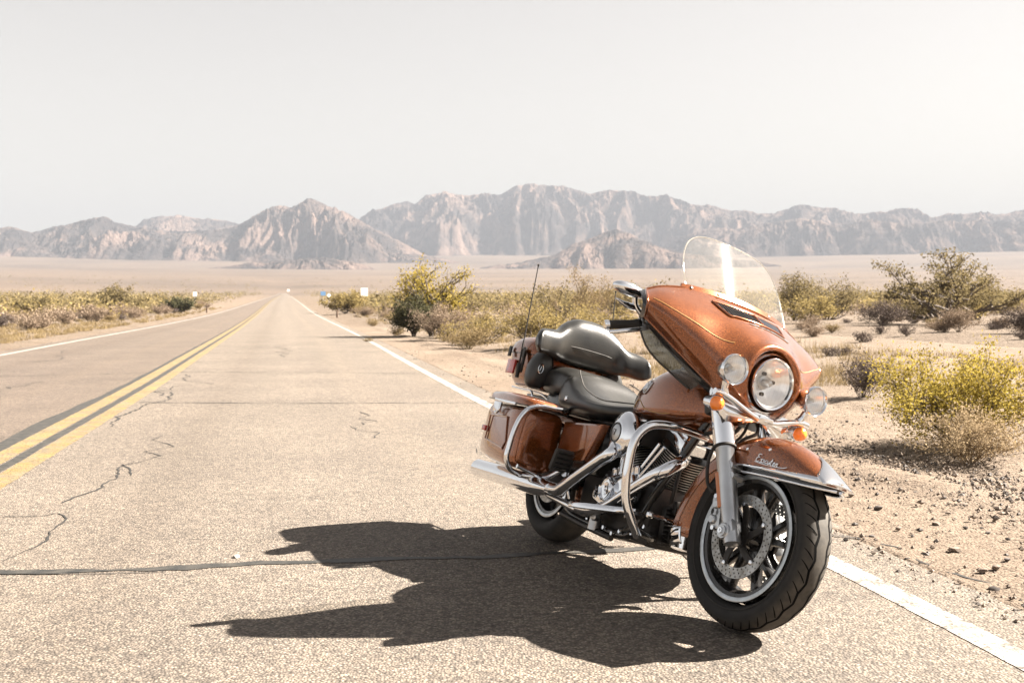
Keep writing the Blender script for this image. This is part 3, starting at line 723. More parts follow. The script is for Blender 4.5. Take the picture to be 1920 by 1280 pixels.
# ------------------------------------------------------------------ loose stones
def stone_mesh(seed, name="stone"):
    g = np.random.default_rng(seed); bm = bmesh.new(); bmesh.ops.create_icosphere(bm, subdivisions=1, radius=1)
    for v in bm.verts:
        v.co *= 1 + .28 * g.normal() * .6; v.co.z *= .62; v.co.x *= 1.15
    V = np.array([v.co[:] for v in bm.verts]); F = np.array([[v.index for v in f.verts] for f in bm.faces]); bm.free(); return V, F
M_stone = simple("desert_stone", (0.09, 0.07, 0.056), .9, var=(3, .2, (0.20, 0.155, 0.12)))
M_darkstone = simple("dark_varnished_stone", (0.035, 0.029, 0.026), .8, var=(3, .2, (0.09, 0.072, 0.06)))
def pebbles(name, mat, seed, n, y0, y1, s0, s1, smin, smax, label, berm=False):
    g = np.random.default_rng(seed); sV, sF = stone_mesh(seed)
    sV = np.array([(1, 0, 0), (0, 1, 0), (-1, 0, 0), (0, -1, 0), (0, 0, .7), (0, 0, -.7)], float); sF = np.array([(0, 1, 4), (1, 2, 4), (2, 3, 4), (3, 0, 4), (1, 0, 5), (2, 1, 5), (3, 2, 5), (0, 3, 5)])
    y = (y0 ** -1.0 + (y1 ** -1.0 - y0 ** -1.0) * g.random(n)) ** -1.0
    s = s0 + (s1 - s0) * g.random(n) if not berm else 1.5 + g.normal(size=n) * .32
    x = XR(y) + .3 + s
    z = land(x, y) + .004 + .02 * (g.random(n) - .3)
    if berm: z = z + .025
    r = smin * (smax / smin) ** (g.random(n) ** 2.2)
    a = g.random(n) * 6.28; ca, sa = np.cos(a), np.sin(a)
    J = sV[None] * (1 + .35 * g.normal(size=(n, 6, 1)) * .5)
    vx = (J[..., 0] * ca[:, None] - J[..., 1] * sa[:, None]) * r[:, None]; vy = (J[..., 0] * sa[:, None] + J[..., 1] * ca[:, None]) * r[:, None] * .75; vz = J[..., 2] * r[:, None]
    V = np.stack([vx + x[:, None], vy + y[:, None], vz + z[:, None]], -1).reshape(-1, 3)
    F = (sF[None] + 6 * np.arange(n)[:, None, None]).reshape(-1, 3)
    o = link_mesh(name, V, F, mat, None, False); tag(o, label, None, None, 'stuff')
pebbles("gravel", M_stone, 11, 15000, 2.6, 30, -.1, 8.5, .004, .016, "loose sandy gravel on the right verge")
pebbles("gravel", M_darkstone, 12, 13000, 2.6, 30, -.1, 9.5, .003, .017, "dark grit scattered on the right verge")
pebbles("gravel", M_stone, 13, 7000, 2.8, 20, 0, 1, .005, .024, "windrow of pebbles along the pavement edge", True)
pebbles("gravel", M_darkstone, 14, 3600, 2.8, 20, 0, 1, .005, .022, "dark pebbles in the windrow along the pavement edge", True)
stv = [link_mesh("stone", *stone_mesh(200 + k), M_stone if k % 2 else M_darkstone, None, True, 40) for k in range(5)]
spots = [gpx(*q) for q in [(1690, 862), (1705, 868), (1735, 815), (1628, 872), (1640, 845), (1720, 930), (1812, 955), (1845, 935), (1760, 990), (1815, 998), (1858, 1008), (1876, 1075), (1895, 1060), (1850, 1080), (1740, 1045), (1706, 1052), (1905, 985), (1880, 960), (1783, 970), (1660, 905), (1612, 905), (1600, 935), (1650, 960), (1740, 905), (1830, 905), (1886, 915), (1550, 770), (1590, 800), (1622, 783), (1870, 1110), (1908, 1128), (870, 705), (893, 708), (912, 735), (866, 697), (440, 1048), (1690, 1000), (1640, 1010), (1795, 1040), (1895, 1020)]]
for i, (x_, y_) in enumerate(spots):
    o = stv[i % 5] if i < 5 else stv[i % 5].copy()
    if i >= 5: C.objects.link(o)
    sz = random.uniform(.012, .026)
    o.scale = (sz, sz, sz); o.rotation_euler = (0, 0, random.random() * 6)
    off = x_ - float(XR(y_))
    o.location = (x_, y_, ground_z(x_, y_) + (.02 if off > .5 else .006))
    if off < -.5:
        tag(o, "single pale pebble lying on the asphalt left of the motorcycle shadow", "stone")
        o.data = o.data.copy(); o.data.materials[0] = simple("pale_pebble", (.22, .2, .18), .8)
    else:
        px_ = 960 + x_ / y_ * 2100
        where = "below the small grey bush" if y_ > 10 and x_ > 0 else "on the verge behind the top case" if x_ <= 0 else "beside the front wheel" if px_ < 1680 else "at the right picture edge" if px_ > 1850 else "below the wispy dry bush" if px_ > 1760 else "between wheel and wispy bush"
        off_w = "touching the pavement edge" if off < .7 else "in the windrow" if off < 1.8 else "out on the sand"
        tag(o, f"{'large' if sz > .021 else 'small' if sz < .016 else 'medium'} {'brown' if (i % 5) % 2 else 'dark'} stone {off_w}, {where}", "stone", "loose stones on the gravel verge")

# ------------------------------------------------------------------ signs and markers along the road
M_signwhite = simple("faded_white_sign", (.50, .48, .45), .5)
M_signblue = simple("blue_sign", (.06, .14, .26), .5)
M_post = simple("galvanised_post", (.33, .31, .28), .6, .3)
M_marker = simple("weathered_marker", (.12, .07, .045), .8)
def sign(px_, D, w, h, top, mat, label, cat="sign", postw=.06, shape=None):
    x = (px_ - 960) / 2100 * D; z = ground_z(x, D)
    root = bpy.data.objects.new("road_sign", None); C.objects.link(root); root.location = (x, D, z); root.rotation_euler = (0, 0, .55); tag(root, label, cat)
    bm = bmesh.new(); bmesh.ops.create_cube(bm, size=1)
    for v in bm.verts: v.co = Vector((v.co.x * postw, v.co.y * postw, (v.co.z + .5) * (top + .2) - .2))
    link_mesh("post", [v.co[:] for v in bm.verts], [[v.index for v in f.verts] for f in bm.faces], M_post, root, False); bm.free()
    n = 24 if shape == 'round' else 4
    if shape == 'round': P = [(w / 2 * math.cos(2 * PI * i / n), top - h / 2 + h / 2 * math.sin(2 * PI * i / n)) for i in range(n)]
    else: P = [(-w / 2, top - h), (w / 2, top - h), (w / 2, top), (-w / 2, top)]
    V = [(a, -.04, b) for a, b in P] + [(a, -.055, b) for a, b in P]
    F = [tuple(range(n)), tuple(range(2 * n - 1, n - 1, -1))] + [(i, n + i, n + (i + 1) % n, (i + 1) % n) for i in range(n)]
    link_mesh("sign_panel", V, F, mat, root, False)
sign(683, 112, .78, .82, 2.35, M_signwhite, "white rectangular road sign on a post right of the road")
sign(606, 200, .95, .75, 2.05, M_signblue, "small distant blue road sign right of the road")
sign(617, 205, .75, .75, 1.6, M_signwhite, "small pale round sign next to the blue road sign", shape='round')
sign(366, 150, .55, .6, 2.0, M_signwhite, "small pale road sign left of the road beyond the dark green bush")
sign(541, 420, 1.1, .9, 2.9, M_signwhite, "tiny white sign near the far end of the road")
for px_, D, lab in ((632, 88, "short brown marker post on the right verge"), (388, 112, "short brown marker post on the left verge")):
    x = (px_ - 960) / 2100 * D; z = ground_z(x, D)
    bm = bmesh.new(); bmesh.ops.create_cube(bm, size=1)
    for v in bm.verts: v.co = Vector((v.co.x * .13 * (1 - .3 * (v.co.z > 0)), v.co.y * .06, (v.co.z + .5) * .62 - .1))
    bmesh.ops.bevel(bm, geom=list(bm.edges), offset=.01, segments=1, affect='EDGES'); bm.verts.index_update()
    o = link_mesh("marker_post", [v.co[:] for v in bm.verts], [[v.index for v in f.verts] for f in bm.faces], M_marker, None, False); bm.free()
    o.location = (x, D, z); tag(o, lab, "marker post")

# ================================================================== the motorcycle
class MB:
    """collects shapes into one mesh"""
    def __init__(self): self.v, self.f = [], []
    def add(self, v, f):
        k = len(self.v)
        self.v += [tuple(map(float, p)) for p in v]
        self.f += [tuple(int(i) + k for i in q) for q in f]
        return self
    def box(self, c, s, R=None, bev=0.0):
        bm = bmesh.new(); bmesh.ops.create_cube(bm, size=1.0)
        for v in bm.verts: v.co = Vector((v.co.x * s[0], v.co.y * s[1], v.co.z * s[2]))
        if bev: bmesh.ops.bevel(bm, geom=list(bm.edges), offset=bev, segments=2, affect='EDGES', profile=0.6)
        M = Matrix.Translation(c) @ (R.to_4x4() if R else Matrix())
        bm.transform(M); bm.verts.index_update()
        self.add([v.co for v in bm.verts], [[v.index for v in f.verts] for f in bm.faces]); bm.free(); return self
    def tube(self, pts, r, n=12, cap=True, sm=6):
        P = smooth_path(pts, sm) if sm else [Vector(p) for p in pts]
        rr = r if hasattr(r, '__len__') else [r] * len(pts)
        rad = np.interp(np.linspace(0, len(pts) - 1, len(P)), range(len(pts)), rr)
        V, F = [], []
        t0 = (P[1] - P[0]).normalized()
        up = Vector((0, 0, 1)) if abs(t0.z) < 0.9 else Vector((1, 0, 0))
        nrm = (up - t0 * up.dot(t0)).normalized()
        for i, p in enumerate(P):
            t = (P[min(i + 1, len(P) - 1)] - P[max(i - 1, 0)]).normalized()
            nrm = (nrm - t * nrm.dot(t)).normalized(); b = t.cross(nrm)
            for j in range(n):
                a = 2 * PI * j / n
                V.append(p + (nrm * math.cos(a) + b * math.sin(a)) * rad[i])
        for i in range(len(P) - 1):
            for j in range(n):
                F.append((i * n + j, i * n + (j + 1) % n, (i + 1) * n + (j + 1) % n, (i + 1) * n + j))
        if cap: F.append(tuple(range(n))[::-1]); F.append(tuple((len(P) - 1) * n + j for j in range(n)))
        return self.add(V, F)
    def lathe(self, prof, origin=(0, 0, 0), axis=(0, 1, 0), n=32, sx=1.0):
        """prof: (distance along axis, radius)"""
        ax = Vector(axis).normalized()
        u = (Vector((0, 0, 1)) if abs(ax.z) < 0.9 else Vector((1, 0, 0)))
        u = (u - ax * u.dot(ax)).normalized(); w = ax.cross(u)
        V, F = [], []
        for a, r in prof:
            for j in range(n):
                t = 2 * PI * j / n
                V.append(Vector(origin) + ax * a + (u * math.cos(t) + w * math.sin(t) * sx) * r)
        m = len(prof)
        for i in range(m - 1):
            for j in range(n):
                F.append((i * n + j, i * n + (j + 1) % n, (i + 1) * n + (j + 1) % n, (i + 1) * n + j))
        if prof[0][1] > 1e-5: F.append(tuple(range(n))[::-1])
        if prof[-1][1] > 1e-5: F.append(tuple((m - 1) * n + j for j in range(n)))
        return self.add(V, F)
    def loft(self, rings, cap=True, closed=True):
        n = len(rings[0]); V = [p for r in rings for p in r]; F = []
        for i in range(len(rings) - 1):
            for j in range(n if closed else n - 1):
                F.append((i * n + j, i * n + (j + 1) % n, (i + 1) * n + (j + 1) % n, (i + 1) * n + j))
        if cap and closed: F.append(tuple(range(n))[::-1]); F.append(tuple((len(rings) - 1) * n + j for j in range(n)))
        return self.add(V, F)
    def slab(self, poly, origin, u, v, thick, bev=0.0):
        """poly in (u, v) extruded along u x v"""
        bm = bmesh.new(); u, v = Vector(u), Vector(v); w = u.cross(v).normalized()
        vs = [bm.verts.new(Vector(origin) + u * a + v * b) for a, b in poly]
        f = bm.faces.new(vs)
        e = bmesh.ops.extrude_face_region(bm, geom=[f])
        bmesh.ops.translate(bm, verts=[g for g in e['geom'] if isinstance(g, bmesh.types.BMVert)], vec=w * thick)
        bmesh.ops.recalc_face_normals(bm, faces=list(bm.faces))
        if bev: bmesh.ops.bevel(bm, geom=list(bm.edges), offset=bev, segments=2, affect='EDGES', profile=0.6)
        bm.verts.index_update()
        self.add([x.co for x in bm.verts], [[x.index for x in q.verts] for q in bm.faces]); bm.free(); return self
    def mirror(self):
        k = len(self.v)
        self.v += [(x, -y, z) for x, y, z in self.v]
        self.f += [tuple(i + k for i in reversed(q)) for q in self.f]; return self
    def flip_y(self):
        self.v = [(x, -y, z) for x, y, z in self.v]; self.f = [tuple(reversed(q)) for q in self.f]; return self
    def build(self, name, mat, parent, sharp=35, basis=None, label=None, recalc=True):
        o = link_mesh(name, self.v, self.f, mat, parent, True, None, basis)
        if recalc:
            bm = bmesh.new(); bm.from_mesh(o.data); bmesh.ops.recalc_face_normals(bm, faces=list(bm.faces)); bm.to_mesh(o.data); bm.free()
        if sharp: o.data.set_sharp_from_angle(angle=math.radians(sharp))
        if label: o["label"] = label
        return o

def smooth_path(pts, k=6):
    P = [Vector(p) for p in pts]
    if len(P) < 3: return P
    out = []
    for i in range(len(P) - 1):
        a, b, c, d = P[max(i - 1, 0)], P[i], P[i + 1], P[min(i + 2, len(P) - 1)]
        for j in range(k):
            t = j / k
            out.append(0.5 * ((2 * b) + (c - a) * t + (2 * a - 5 * b + 4 * c - d) * t * t + (-a + 3 * b - 3 * c + d) * t ** 3))
    out.append(P[-1]); return out

def cr_net(net, ku, kv):
    """Catmull-Rom through a control net [rows][cols] of 3D points"""
    A = np.array(net, float)
    def up(A, k):
        n = A.shape[0]; out = []
        for i in range(n - 1):
            a = A[i - 1] if i else 2 * A[0] - A[1]; b, c = A[i], A[i + 1]; d = A[i + 2] if i + 2 < n else 2 * A[-1] - A[-2]
            for j in range(k):
                t = j / k
                out.append(0.5 * (2 * b + (c - a) * t + (2 * a - 5 * b + 4 * c - d) * t * t + (-a + 3 * b - 3 * c + d) * t ** 3))
        out.append(A[-1]); return np.array(out)
    B = up(A, ku)
    return up(B.transpose(1, 0, 2), kv).transpose(1, 0, 2)

def ring_x(x, yc, zlo, zhi, w, n=36, et=2.4, eb=2.4, zc=None):
    """superellipse section across the bike at x"""
    if zc is None: zc = (zlo + zhi) / 2
    out = []
    for i in range(n):
        t = 2 * PI * i / n; c, s = math.cos(t), math.sin(t)
        e = et if s >= 0 else eb
        out.append((x, yc + w * math.copysign(abs(c) ** (2 / e), c), zc + ((zhi - zc) if s >= 0 else (zc - zlo)) * math.copysign(abs(s) ** (2 / e), s)))
    return out

def densify(keys, k=5):
    K = np.array(keys, float)
    out = []
    n = len(K)
    for i in range(n - 1):
        a, b, c, d = K[max(i - 1, 0)], K[i], K[i + 1], K[min(i + 2, n - 1)]
        for j in range(k):
            t = j / k
            out.append(0.5 * (2 * b + (c - a) * t + (2 * a - 5 * b + 4 * c - d) * t * t + (-a + 3 * b - 3 * c + d) * t ** 3))
    out.append(K[-1]); return out

# ---- materials of the machine
def paint_mat():
    m, nt, b, out = new_mat("copper_metallic_paint"); L = nt.links
    tc = N(nt, "ShaderNodeTexCoord")
    v = N(nt, "ShaderNodeTexVoronoi", Scale=900.0); L.new(tc.outputs["Object"], v.inputs["Vector"])
    s = N(nt, "ShaderNodeSeparateColor"); L.new(v.outputs["Color"], s.inputs[0])
    r = ramp(nt, [(0.0, (0.08, 0.016, 0.003)), (0.45, (0.165, 0.039, 0.005)), (0.8, (0.27, 0.072, 0.010)), (1.0, (0.55, 0.20, 0.06))]); L.new(s.outputs[0], r.inputs[0])
    n = N(nt, "ShaderNodeTexNoise", Scale=6.0, Detail=6.0, Roughness=0.7); L.new(tc.outputs["Object"], n.inputs["Vector"])
    d = ramp(nt, [(0.5, (0, 0, 0)), (0.8, (0.06, 0.06, 0.06))]); L.new(n.outputs["Fac"], d.inputs[0])
    c = mixc(nt, d.outputs[0], r.outputs[0], (0.30, 0.24, 0.19))
    L.new(c, b.inputs["Base Color"])
    b.inputs["Metallic"].default_value = 0.62; b.inputs["Roughness"].default_value = 0.22
    b.inputs["Coat Weight"].default_value = 1.0; b.inputs["Coat Roughness"].default_value = 0.045; b.inputs["Coat IOR"].default_value = 1.55
    return m
M_paint = paint_mat()
M_chrome = simple("chrome", (0.78, 0.80, 0.83), 0.045, 1.0, bump=(40, 0.04, 0.002))
M_alu = simple("dusty_aluminium", (0.52, 0.54, 0.56), 0.30, 0.9, bump=(300, 0.25, 0.001), var=(9, 0.2, (0.38, 0.39, 0.40)))
M_silver = simple("machined_rim_edge", (0.50, 0.54, 0.57), 0.3, 0.8, var=(30, 0.2, (0.36, 0.38, 0.39)))
M_black = simple("black_enamel", (0.007, 0.007, 0.008), 0.25, 0.0, coat=0.3, bump=(80, 0.1, 0.001), var=(12, 0.15, (0.018, 0.016, 0.014)))
M_blackmetal = simple("dusty_black_metal", (0.009, 0.008, 0.008), 0.5, 0.3, bump=(120, 0.2, 0.001), var=(18, 0.18, (0.028, 0.024, 0.020)))
M_fin = simple("cylinder_fin_black", (0.02, 0.02, 0.02), 0.4, 0.4)
M_finedge = simple("cut_fin_edge", (0.55, 0.52, 0.48), 0.35, 0.9)
M_leather = simple("black_leather", (0.007, 0.0075, 0.008), 0.30, 0.0, coat=0.10, coat_rough=0.2, bump=(220, 0.5, 0.0012), var=(7, 0.16, (0.030, 0.029, 0.026)))
M_plastic = simple("grey_speaker_plastic", (0.03, 0.031, 0.03), 0.38, 0.0, bump=(400, 0.3, 0.0005))
M_rubber = simple("black_rubber", (0.014, 0.013, 0.012), 0.72, 0.0, bump=(90, 0.3, 0.001), var=(10, 0.2, (0.035, 0.030, 0.025)))
M_amber = simple("amber_lens", (0.85, 0.22, 0.02), 0.12, 0.0, coat=1.0, bump=(120, 0.35, 0.002))
M_reflector = simple("amber_reflector", (0.42, 0.13, 0.03), 0.35, coat=0.4)
M_red = simple("red_lens", (0.40, 0.02, 0.012), 0.15, 0.0, coat=1.0, bump=(150, 0.3, 0.001))
M_disc = simple("brake_steel", (0.46, 0.47, 0.47), 0.4, 0.9, bump=(200, 0.2, 0.0006), var=(25, 0.2, (0.2, 0.19, 0.17)))
M_gold = simple("gold_pinstripe", (0.42, 0.27, 0.09), 0.4, 0.3)
M_bulb = simple("reflector_bowl", (0.88, 0.88, 0.87), 0.14, 0.62, bump=(30, 0.5, 0.008))
def glass_mat(name, tint, dust, rough=0.02, ior=1.5, spec=1.0):
    m = bpy.data.materials.new(name); m.use_nodes = True; nt = m.node_tree; nt.nodes.clear(); L = nt.links
    out = N(nt, "ShaderNodeOutputMaterial")
    t = N(nt, "ShaderNodeBsdfTransparent"); t.inputs[0].default_value = (*tint, 1)
    g = N(nt, "ShaderNodeBsdfGlossy", Roughness=rough); g.inputs[0].default_value = (spec, spec, spec, 1)
    d = N(nt, "ShaderNodeBsdfDiffuse"); d.inputs[0].default_value = (0.62, 0.57, 0.5, 1)
    f = N(nt, "ShaderNodeFresnel", IOR=ior)
    m1 = N(nt, "ShaderNodeMixShader"); m2 = N(nt, "ShaderNodeMixShader")
    tc = N(nt, "ShaderNodeTexCoord"); n = N(nt, "ShaderNodeTexNoise", Scale=14.0, Detail=8.0, Roughness=0.7); L.new(tc.outputs["Object"], n.inputs["Vector"])
    r = ramp(nt, [(0.3, (dust * .6,) * 3), (0.7, (dust * 1.5,) * 3)]); L.new(n.outputs["Fac"], r.inputs[0])
    L.new(r.outputs[0], m1.inputs[0]); L.new(t.outputs[0], m1.inputs[1]); L.new(d.outputs[0], m1.inputs[2])
    ge = N(nt, "ShaderNodeNewGeometry"); ff_ = N(nt, "ShaderNodeMath", operation='SUBTRACT'); ff_.inputs[0].default_value = 1.0; L.new(ge.outputs["Backfacing"], ff_.inputs[1])
    fm_ = N(nt, "ShaderNodeMath", operation='MULTIPLY'); L.new(f.outputs[0], fm_.inputs[0]); L.new(ff_.outputs[0], fm_.inputs[1]); L.new(fm_.outputs[0], m2.inputs[0]); L.new(m1.outputs[0], m2.inputs[1]); L.new(g.outputs[0], m2.inputs[2]); L.new(m2.outputs[0], out.inputs[0])
    return m
M_wind = glass_mat("clear_windshield", (0.97, 0.97, 0.96), 0.028, 0.03, 1.5)
M_smoke = glass_mat("smoked_plexi", (0.42, 0.46, 0.48), 0.06, 0.05, 1.5)
M_lens = glass_mat("headlight_glass", (0.97, 0.97, 0.97), 0.02, 0.02, 1.5)
def tyre_mat():
    m, nt, b, out = new_mat("tyre_rubber"); L = nt.links
    tc = N(nt, "ShaderNodeTexCoord"); sp = N(nt, "ShaderNodeSeparateXYZ"); L.new(tc.outputs["Object"], sp.inputs[0])
    ang = N(nt, "ShaderNodeMath", operation='ARCTAN2'); L.new(sp.outputs[2], ang.inputs[0]); L.new(sp.outputs[0], ang.inputs[1])
    rr = N(nt, "ShaderNodeVectorMath", operation='LENGTH'); 
    cmb = N(nt, "ShaderNodeCombineXYZ"); L.new(sp.outputs[0], cmb.inputs[0]); L.new(sp.outputs[2], cmb.inputs[1]); L.new(cmb.outputs[0], rr.inputs[0])
    n = N(nt, "ShaderNodeTexNoise", Scale=35.0, Detail=6.0); L.new(tc.outputs["Object"], n.inputs["Vector"])
    tread = N(nt, "ShaderNodeMapRange"); tread.inputs[1].default_value = 0.285; tread.inputs[2].default_value = 0.312; L.new(rr.outputs["Value"], tread.inputs[0])
    c1 = ramp(nt, [(0.3, (0.006, 0.0055, 0.005)), (0.75, (0.015, 0.013, 0.011))]); L.new(n.outputs["Fac"], c1.inputs[0])
    c2 = ramp(nt, [(0.3, (0.028, 0.024, 0.019)), (0.75, (0.065, 0.055, 0.043))]); L.new(n.outputs["Fac"], c2.inputs[0])
    c = mixc(nt, tread.outputs[0], c1.outputs[0], c2.outputs[0])
    L.new(c, b.inputs["Base Color"]); b.inputs["Roughness"].default_value = 0.75
    bp = N(nt, "ShaderNodeBump", Strength=0.4, Distance=0.002); L.new(n.outputs["Fac"], bp.inputs["Height"]); L.new(bp.outputs[0], b.inputs["Normal"])
    return m
M_tyre = tyre_mat()
M_groove = simple("groove_shadow_rubber", (0.003, 0.003, 0.003), 0.9, spec=0.1)

# ---- placement: rear contact point, heading, lean on its stand, steering turned left
HEAD, LEAN, STEER = -1.1875, 0.2703, 0.1303
WB, RAD = 1.612, 0.32
bike = bpy.data.objects.new("motorcycle", None); C.objects.link(bike)
bike.empty_display_size = 0.3
bike.matrix_world = Matrix.Translation((0.1884, 5.4322, 0.004)) @ Matrix.Rotation(HEAD, 4, 'Z') @ Matrix.Rotation(-LEAN, 4, 'X')
tag(bike, "copper orange touring motorcycle with clear windshield leaning on its side stand at the roadside", "motorcycle")
_ax = Vector((-math.sin(math.radians(26)), 0, math.cos(math.radians(26))))
_pt = Vector((WB + 0.17, 0, 0))
S = Matrix.Translation(_pt) @ Matrix.Rotation(STEER, 4, _ax) @ Matrix.Translation(-_pt)
SW = S @ Matrix.Translation((WB, 0, RAD))
RW = Matrix.Translation((0, 0, RAD))

# ---- wheels
def make_wheel(name, basis, rim_r, tyre_w, hub_w, disc_r, discs, hero):
    tw = tyre_w
    # rim casting, wheel axis = y
    m = MB()
    rw = tw * 0.40
    prof = [(-rw, rim_r), (-rw - .004, rim_r + .012), (-rw + .003, rim_r + .014), (-rw + .008, rim_r - .004), (-rw * .5, rim_r - .022), (rw * .5, rim_r - .022), (rw - .008, rim_r - .004), (rw - .003, rim_r + .014), (rw + .004, rim_r + .012), (rw, rim_r), (rw - .003, rim_r - .018), (rw * .5, rim_r - .034), (-rw * .5, rim_r - .034), (-rw + .003, rim_r - .018), (-rw, rim_r)]
    m.lathe([(a, r) for a, r in prof], n=72)
    m.f = [q for q in m.f if len(q) == 4]
    m.lathe([(-hub_w, 0.0), (-hub_w, .026), (-hub_w + .01, .034), (-.02, .038), (.02, .038), (hub_w - .01, .034), (hub_w, .026), (hub_w, 0.0)], n=28)
    wheel = m.build(name, M_black, bike, 30, basis)
    # bright machined lip
    for s in (-1, 1):
        e = MB(); e.lathe([(s * (rw + .0045), rim_r + .0125), (s * (rw + .006), rim_r + .006), (s * (rw + .003), rim_r - .004), (s * (rw + .0005), rim_r - .0045), (s * (rw + .0025), rim_r + .010), (s * (rw + .0045), rim_r + .0125)], n=72)
        e.f = [q for q in e.f if len(q) == 4]
        e.build("rim_edge", M_silver, wheel, 50)
    # tyre with rounded shoulders
    t = MB(); pr = []
    bead = rim_r + .012
    for i in range(29):
        a = -PI * 0.94 + i / 28 * 2 * PI * 0.94
        # angle measured from the outer crown
        yy = (tw / 2) * math.sin(a); 
        rr_ = (RAD + bead) / 2 + (RAD - bead) / 2 * math.cos(a)
        if abs(a) < PI / 2:
            yy = (tw / 2) * math.copysign(abs(math.sin(a)) ** 0.9, a); rr_ = RAD - (RAD - (RAD + bead) / 2 - 0.0) * (1 - abs(math.cos(a)) ** 0.85)
        pr.append((yy, rr_))
    t.lathe(pr, n=120)
    t.f = [q for q in t.f if len(q) == 4]
    tyre = t.build("tyre", M_tyre, wheel, 60)
    # tread: zigzag grooves and slanted sipes laid on as dark strips that paint their shade, raised sidewall rings
    if hero:
        def crown(y):
            s_ = min(1, abs(y) / (tw / 2)) ** (1 / 0.9); cs = math.sqrt(max(0, 1 - s_ * s_))
            return RAD - (RAD - (RAD + bead) / 2) * (1 - cs ** 0.85)
        g = MB()
        def groove(path, w):
            V = []
            for k, (th, y) in enumerate(path):
                for sgn in (-1, 1):
                    yy = y + sgn * w; r_ = crown(yy) + 0.0006
                    V.append((r_ * math.cos(th), yy, r_ * math.sin(th)))
            return V, [(2 * i, 2 * i + 1, 2 * i + 3, 2 * i + 2) for i in range(len(path) - 1)]
        for y0 in (-.026, .026):
            path = [(2 * PI * k / 288, y0 + .0045 * (abs(((k / 6) % 2) - 1) * 2 - 1)) for k in range(289)]
            g.add(*groove(path, .0042))
        g.build("tread_groove", M_groove, tyre, 0, recalc=False)
        g2 = MB()
        for k in range(48):
            for sg in (-1, 1):
                th0 = 2 * PI * (k + (0.5 if sg > 0 else 0)) / 48
                path = [(th0 + .10 * i / 6, sg * (.030 + .030 * i / 6)) for i in range(7)]
                V = []
                for i, (th, y) in enumerate(path):
                    wd = .011 * (1 - abs(i / 6 - .4))
                    for s2 in (-1, 1):
                        r_ = crown(y) + .0006; V.append((r_ * math.cos(th + s2 * wd), y, r_ * math.sin(th + s2 * wd)))
                g2.add(V, [(2 * i, 2 * i + 1, 2 * i + 3, 2 * i + 2) for i in range(6)])
        tag(g2.build("tread_sipe", M_groove, tyre, 0, recalc=False), kind="stuff")
        for s in (-1, 1):
            r2 = MB(); r2.lathe([(s * (tw / 2 - .0012), bead + .026), (s * (tw / 2 + .0012), bead + .028), (s * (tw / 2 - .0005), bead + .030)], n=96); r2.f = [q for q in r2.f if len(q) == 4]
            r2.build("sidewall_ring", M_rubber, tyre, 0)
    # paired spokes
    ns = 5
    for k in range(ns):
        for s in (-1, 1):
            a = 2 * PI * k / ns + 0.35; a_in = a + s * 0.16; a_out = a + s * 0.27
            sp = MB()
            rings = []
            for q in np.linspace(0, 1, 5):
                an = a_in * (1 - q) + a_out * q; R_ = 0.034 * (1 - q) + (rim_r - .020) * q
                w = 0.017 - .004 * math.sin(q * PI); d_ = 0.024 - .006 * q
                c = Vector((math.cos(an) * R_, 0, math.sin(an) * R_)); tn = Vector((-math.sin(an), 0, math.cos(an)))
                rings.append([c + tn * w * x_ + Vector((0, d_ * y_, 0)) for x_, y_ in ((-1, -.5), (-.6, -1), (.6, -1), (1, -.5), (1, .5), (.6, 1), (-.6, 1), (-1, .5))])
            sp.loft(rings); sp.build("spoke", M_black, wheel, 40)
    # drilled rotors
    for s in discs:
        y = s * (hub_w + .004)
        r0, r1 = disc_r - 0.038, disc_r
        nc, nr = 36, 3
        d = MB(); th = .0025
        for j in range(nr):
            ra, rb = r0 + (r1 - r0) * j / nr, r0 + (r1 - r0) * (j + 1) / nr
            for i in range(nc):
                ta = 2 * PI * (i + .33 * j) / nc; tb = 2 * PI * (i + 1 + .33 * j) / nc
                tm, rm = (ta + tb) / 2, (ra + rb) / 2
                sq = [(ta, ra), (tm, ra), (tb, ra), (tb, rm), (tb, rb), (tm, rb), (ta, rb), (ta, rm)]
                hr = .0036 if (i + j) % 2 == 0 or hero else 0.001
                hole = []
                for q in range(8):
                    an = -3 * PI / 4 + q * PI / 4
                    hole.append((tm + math.cos(an) * hr / rm, rm + math.sin(an) * hr))
                V = [(math.cos(t_) * r_, y + yy, math.sin(t_) * r_) for yy in (-th, th) for t_, r_ in sq + hole]
                F = []
                for q in range(8):
                    q2 = (q + 1) % 8
                    F += [(q, q2, 8 + q2, 8 + q), (16 + q2, 16 + q, 24 + q, 24 + q2), (8 + q, 8 + q2, 24 + q2, 24 + q)]
                if j == nr - 1: F += [(4, 5, 21, 20), (5, 6, 22, 21)]
                if j == 0: F += [(0, 1, 17, 16), (1, 2, 18, 17)]
                d.add(V, F)
        disc = d.build("brake_disc", M_disc, wheel, 30, recalc=False)
        c = MB()
        for k in range(5):
            a = 2 * PI * k / 5 + .2
            rings = []
            for q in np.linspace(0, 1, 4):
                R_ = .030 + (r0 + .004 - .030) * q; an = a + .35 * q
                cc = Vector((math.cos(an) * R_, y, math.sin(an) * R_)); tn = Vector((-math.sin(an), 0, math.cos(an)))
                rings.append([cc + tn * .013 * x_ + Vector((0, .004 * y_, 0)) for x_, y_ in ((-1, -1), (1, -1), (1, 1), (-1, 1))])
            c.loft(rings)
        c.lathe([(y - .006, .022), (y - .006, .040), (y + .006, .040), (y + .006, .022)], n=32)
        c.build("disc_carrier", M_blackmetal, disc, 40)
        for k in range(5):
            a = 2 * PI * k / 5 + .55
            b = MB(); b.lathe([(y - s * .003, .008), (y + s * .009, .008), (y + s * .010, .005)], origin=(math.cos(a) * (r0 + .003), 0, math.sin(a) * (r0 + .003)), n=12)
            b.build("rotor_bolt", M_chrome, disc, 30)
